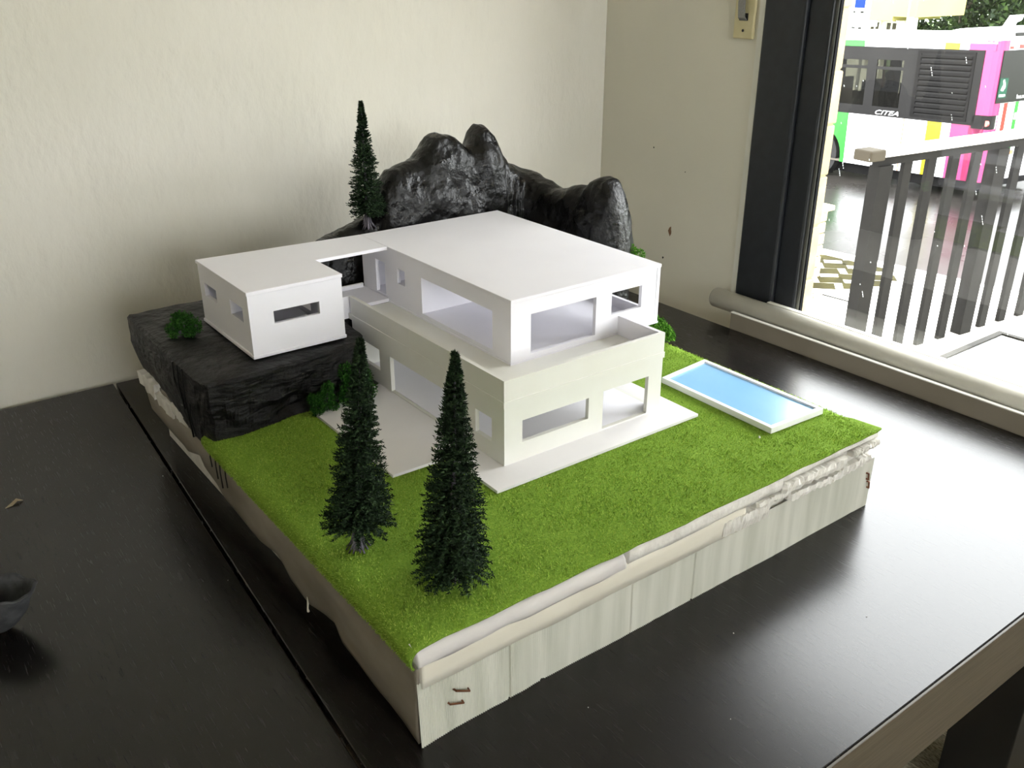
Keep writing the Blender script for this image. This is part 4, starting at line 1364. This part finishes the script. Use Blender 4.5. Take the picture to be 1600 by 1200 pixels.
sbox('blue_panel', 'sign_blue', 14.29, 14.59, -.333, .05, .007, sg)
for (y0, y1, z0, z1) in ((14.30, 14.40, -.455, -.408), (14.55, 14.61, -.455, -.408), (14.50, 14.60, -.825, -.790), (14.31, 14.41, -.835, -.790), (14.50, 14.60, -.710, -.695), (14.38, 14.42, -.710, -.690)):
    sbox('lettering', 'ink', y0, y1, z0, z1, .007, sg)
a, b = SB(13.90, -.755), SB(14.155, -.62)
MB().box((20.5, a[0], a[1]), (20.54, b[0], b[1])).build('side_board', 'white_print', sg)
for (y0, y1) in ((13.95, 14.0), (14.02, 14.06), (14.08, 14.12)):
    sbox('lettering', 'ink', y0, y1, -.705, -.688, .007, sg)

t = thing('lamp_pole', 'thin white pole rising between the yellow building and the trees', 'pole', (21.0, 12.4, gz_(21, 12.4)))
zz = gz_(21, 12.4)
MB().tube([(21.0, 12.46, zz), (21.0, 12.46, .9)], [.02, .013], 8).build('shaft', 'bus_white', t)
MB().tube([(21.0, 12.46, .9), (20.9, 12.4, .97), (20.6, 12.3, .98)], .012, 8).build('arm', 'bus_white', t)

# ------------------------------------------------------------------ trees beyond the street
def far_tree(name, label, x, y, rz, ztop_, rad, seed, n=9000, leaf=.11):
    r_ = np.random.default_rng(seed)
    g_ = gz_(x, y)
    t = thing(name, label, 'tree', (x, y, g_), 'trees beyond the street')
    mb = MB()
    mb.tube([(x, y, g_ - .1), (x + .1, y, g_ + 1.2), (x, y + .1, ztop_ - 1.0)], [.22, .16, .05], 8)
    for k in range(5):
        a = r_.uniform(0, 2 * pi)
        mb.tube([(x, y, g_ + 1.0 + .3 * k), (x + rad * .6 * math.cos(a), y + rad * .6 * math.sin(a), g_ + 1.9 + .4 * k)], [.08, .02], 6)
    mb.build('trunk', 'bark', t)
    P_, Dv = [], []
    zc = (g_ + ztop_) / 2 + .1
    hz = (ztop_ - g_) / 2
    for k in range(34):
        v = r_.normal(size=3)
        v /= np.linalg.norm(v)
        c = np.array((x, y, zc)) + v * np.array((rad * .75, rad * .75, hz * .78))
        rr = rad * r_.uniform(.28, .48)
        m_ = n // 34
        w_ = r_.normal(size=(m_, 3))
        w_ /= np.linalg.norm(w_, axis=1)[:, None]
        P_.append(c + w_ * rr * (r_.uniform(.1, 1, m_) ** .4)[:, None] * np.array((1, 1, .75)))
        Dv.append(w_)
    P_ = np.concatenate(P_)
    Dv = np.concatenate(Dv)
    P_[:, 2] = np.maximum(P_[:, 2], g_ + .1)
    k = len(P_)
    d = Dv + r_.normal(size=(k, 3)) * .8
    d /= np.linalg.norm(d, axis=1)[:, None]
    s_ = np.cross(d, r_.normal(size=(k, 3)))
    s_ /= np.linalg.norm(s_, axis=1)[:, None]
    L_ = r_.uniform(.6, 1.5, k)[:, None] * leaf
    tri_obj('foliage', P_ - s_ * L_ * .5, P_ + s_ * L_ * .5, P_ + d * L_, 'leaf_far', t)
labs = ['leafy green tree beyond the bus, right beside the yellow building', 'dense green tree above the middle of the bus roof', 'dense green tree behind the hood on the bus roof',
        'dark leafy tree above the rear of the bus at the picture edge', 'leafy tree farther back between the nearer street trees', 'leafy tree farther back above the bus rear']
for lb, (x, y, tz_, rad, sd0) in zip(labs, ((28.2, 15.0, 1.5, 2.2, 41), (27.8, 12.2, 1.9, 2.3, 42), (27.4, 9.4, 1.7, 2.3, 43), (27.0, 6.6, 1.8, 2.3, 44), (33, 16.5, 2.6, 3.0, 45), (33, 10.5, 2.8, 3.0, 46))):
    far_tree('street_tree', lb, x, y, 0, tz_, rad, sd0)
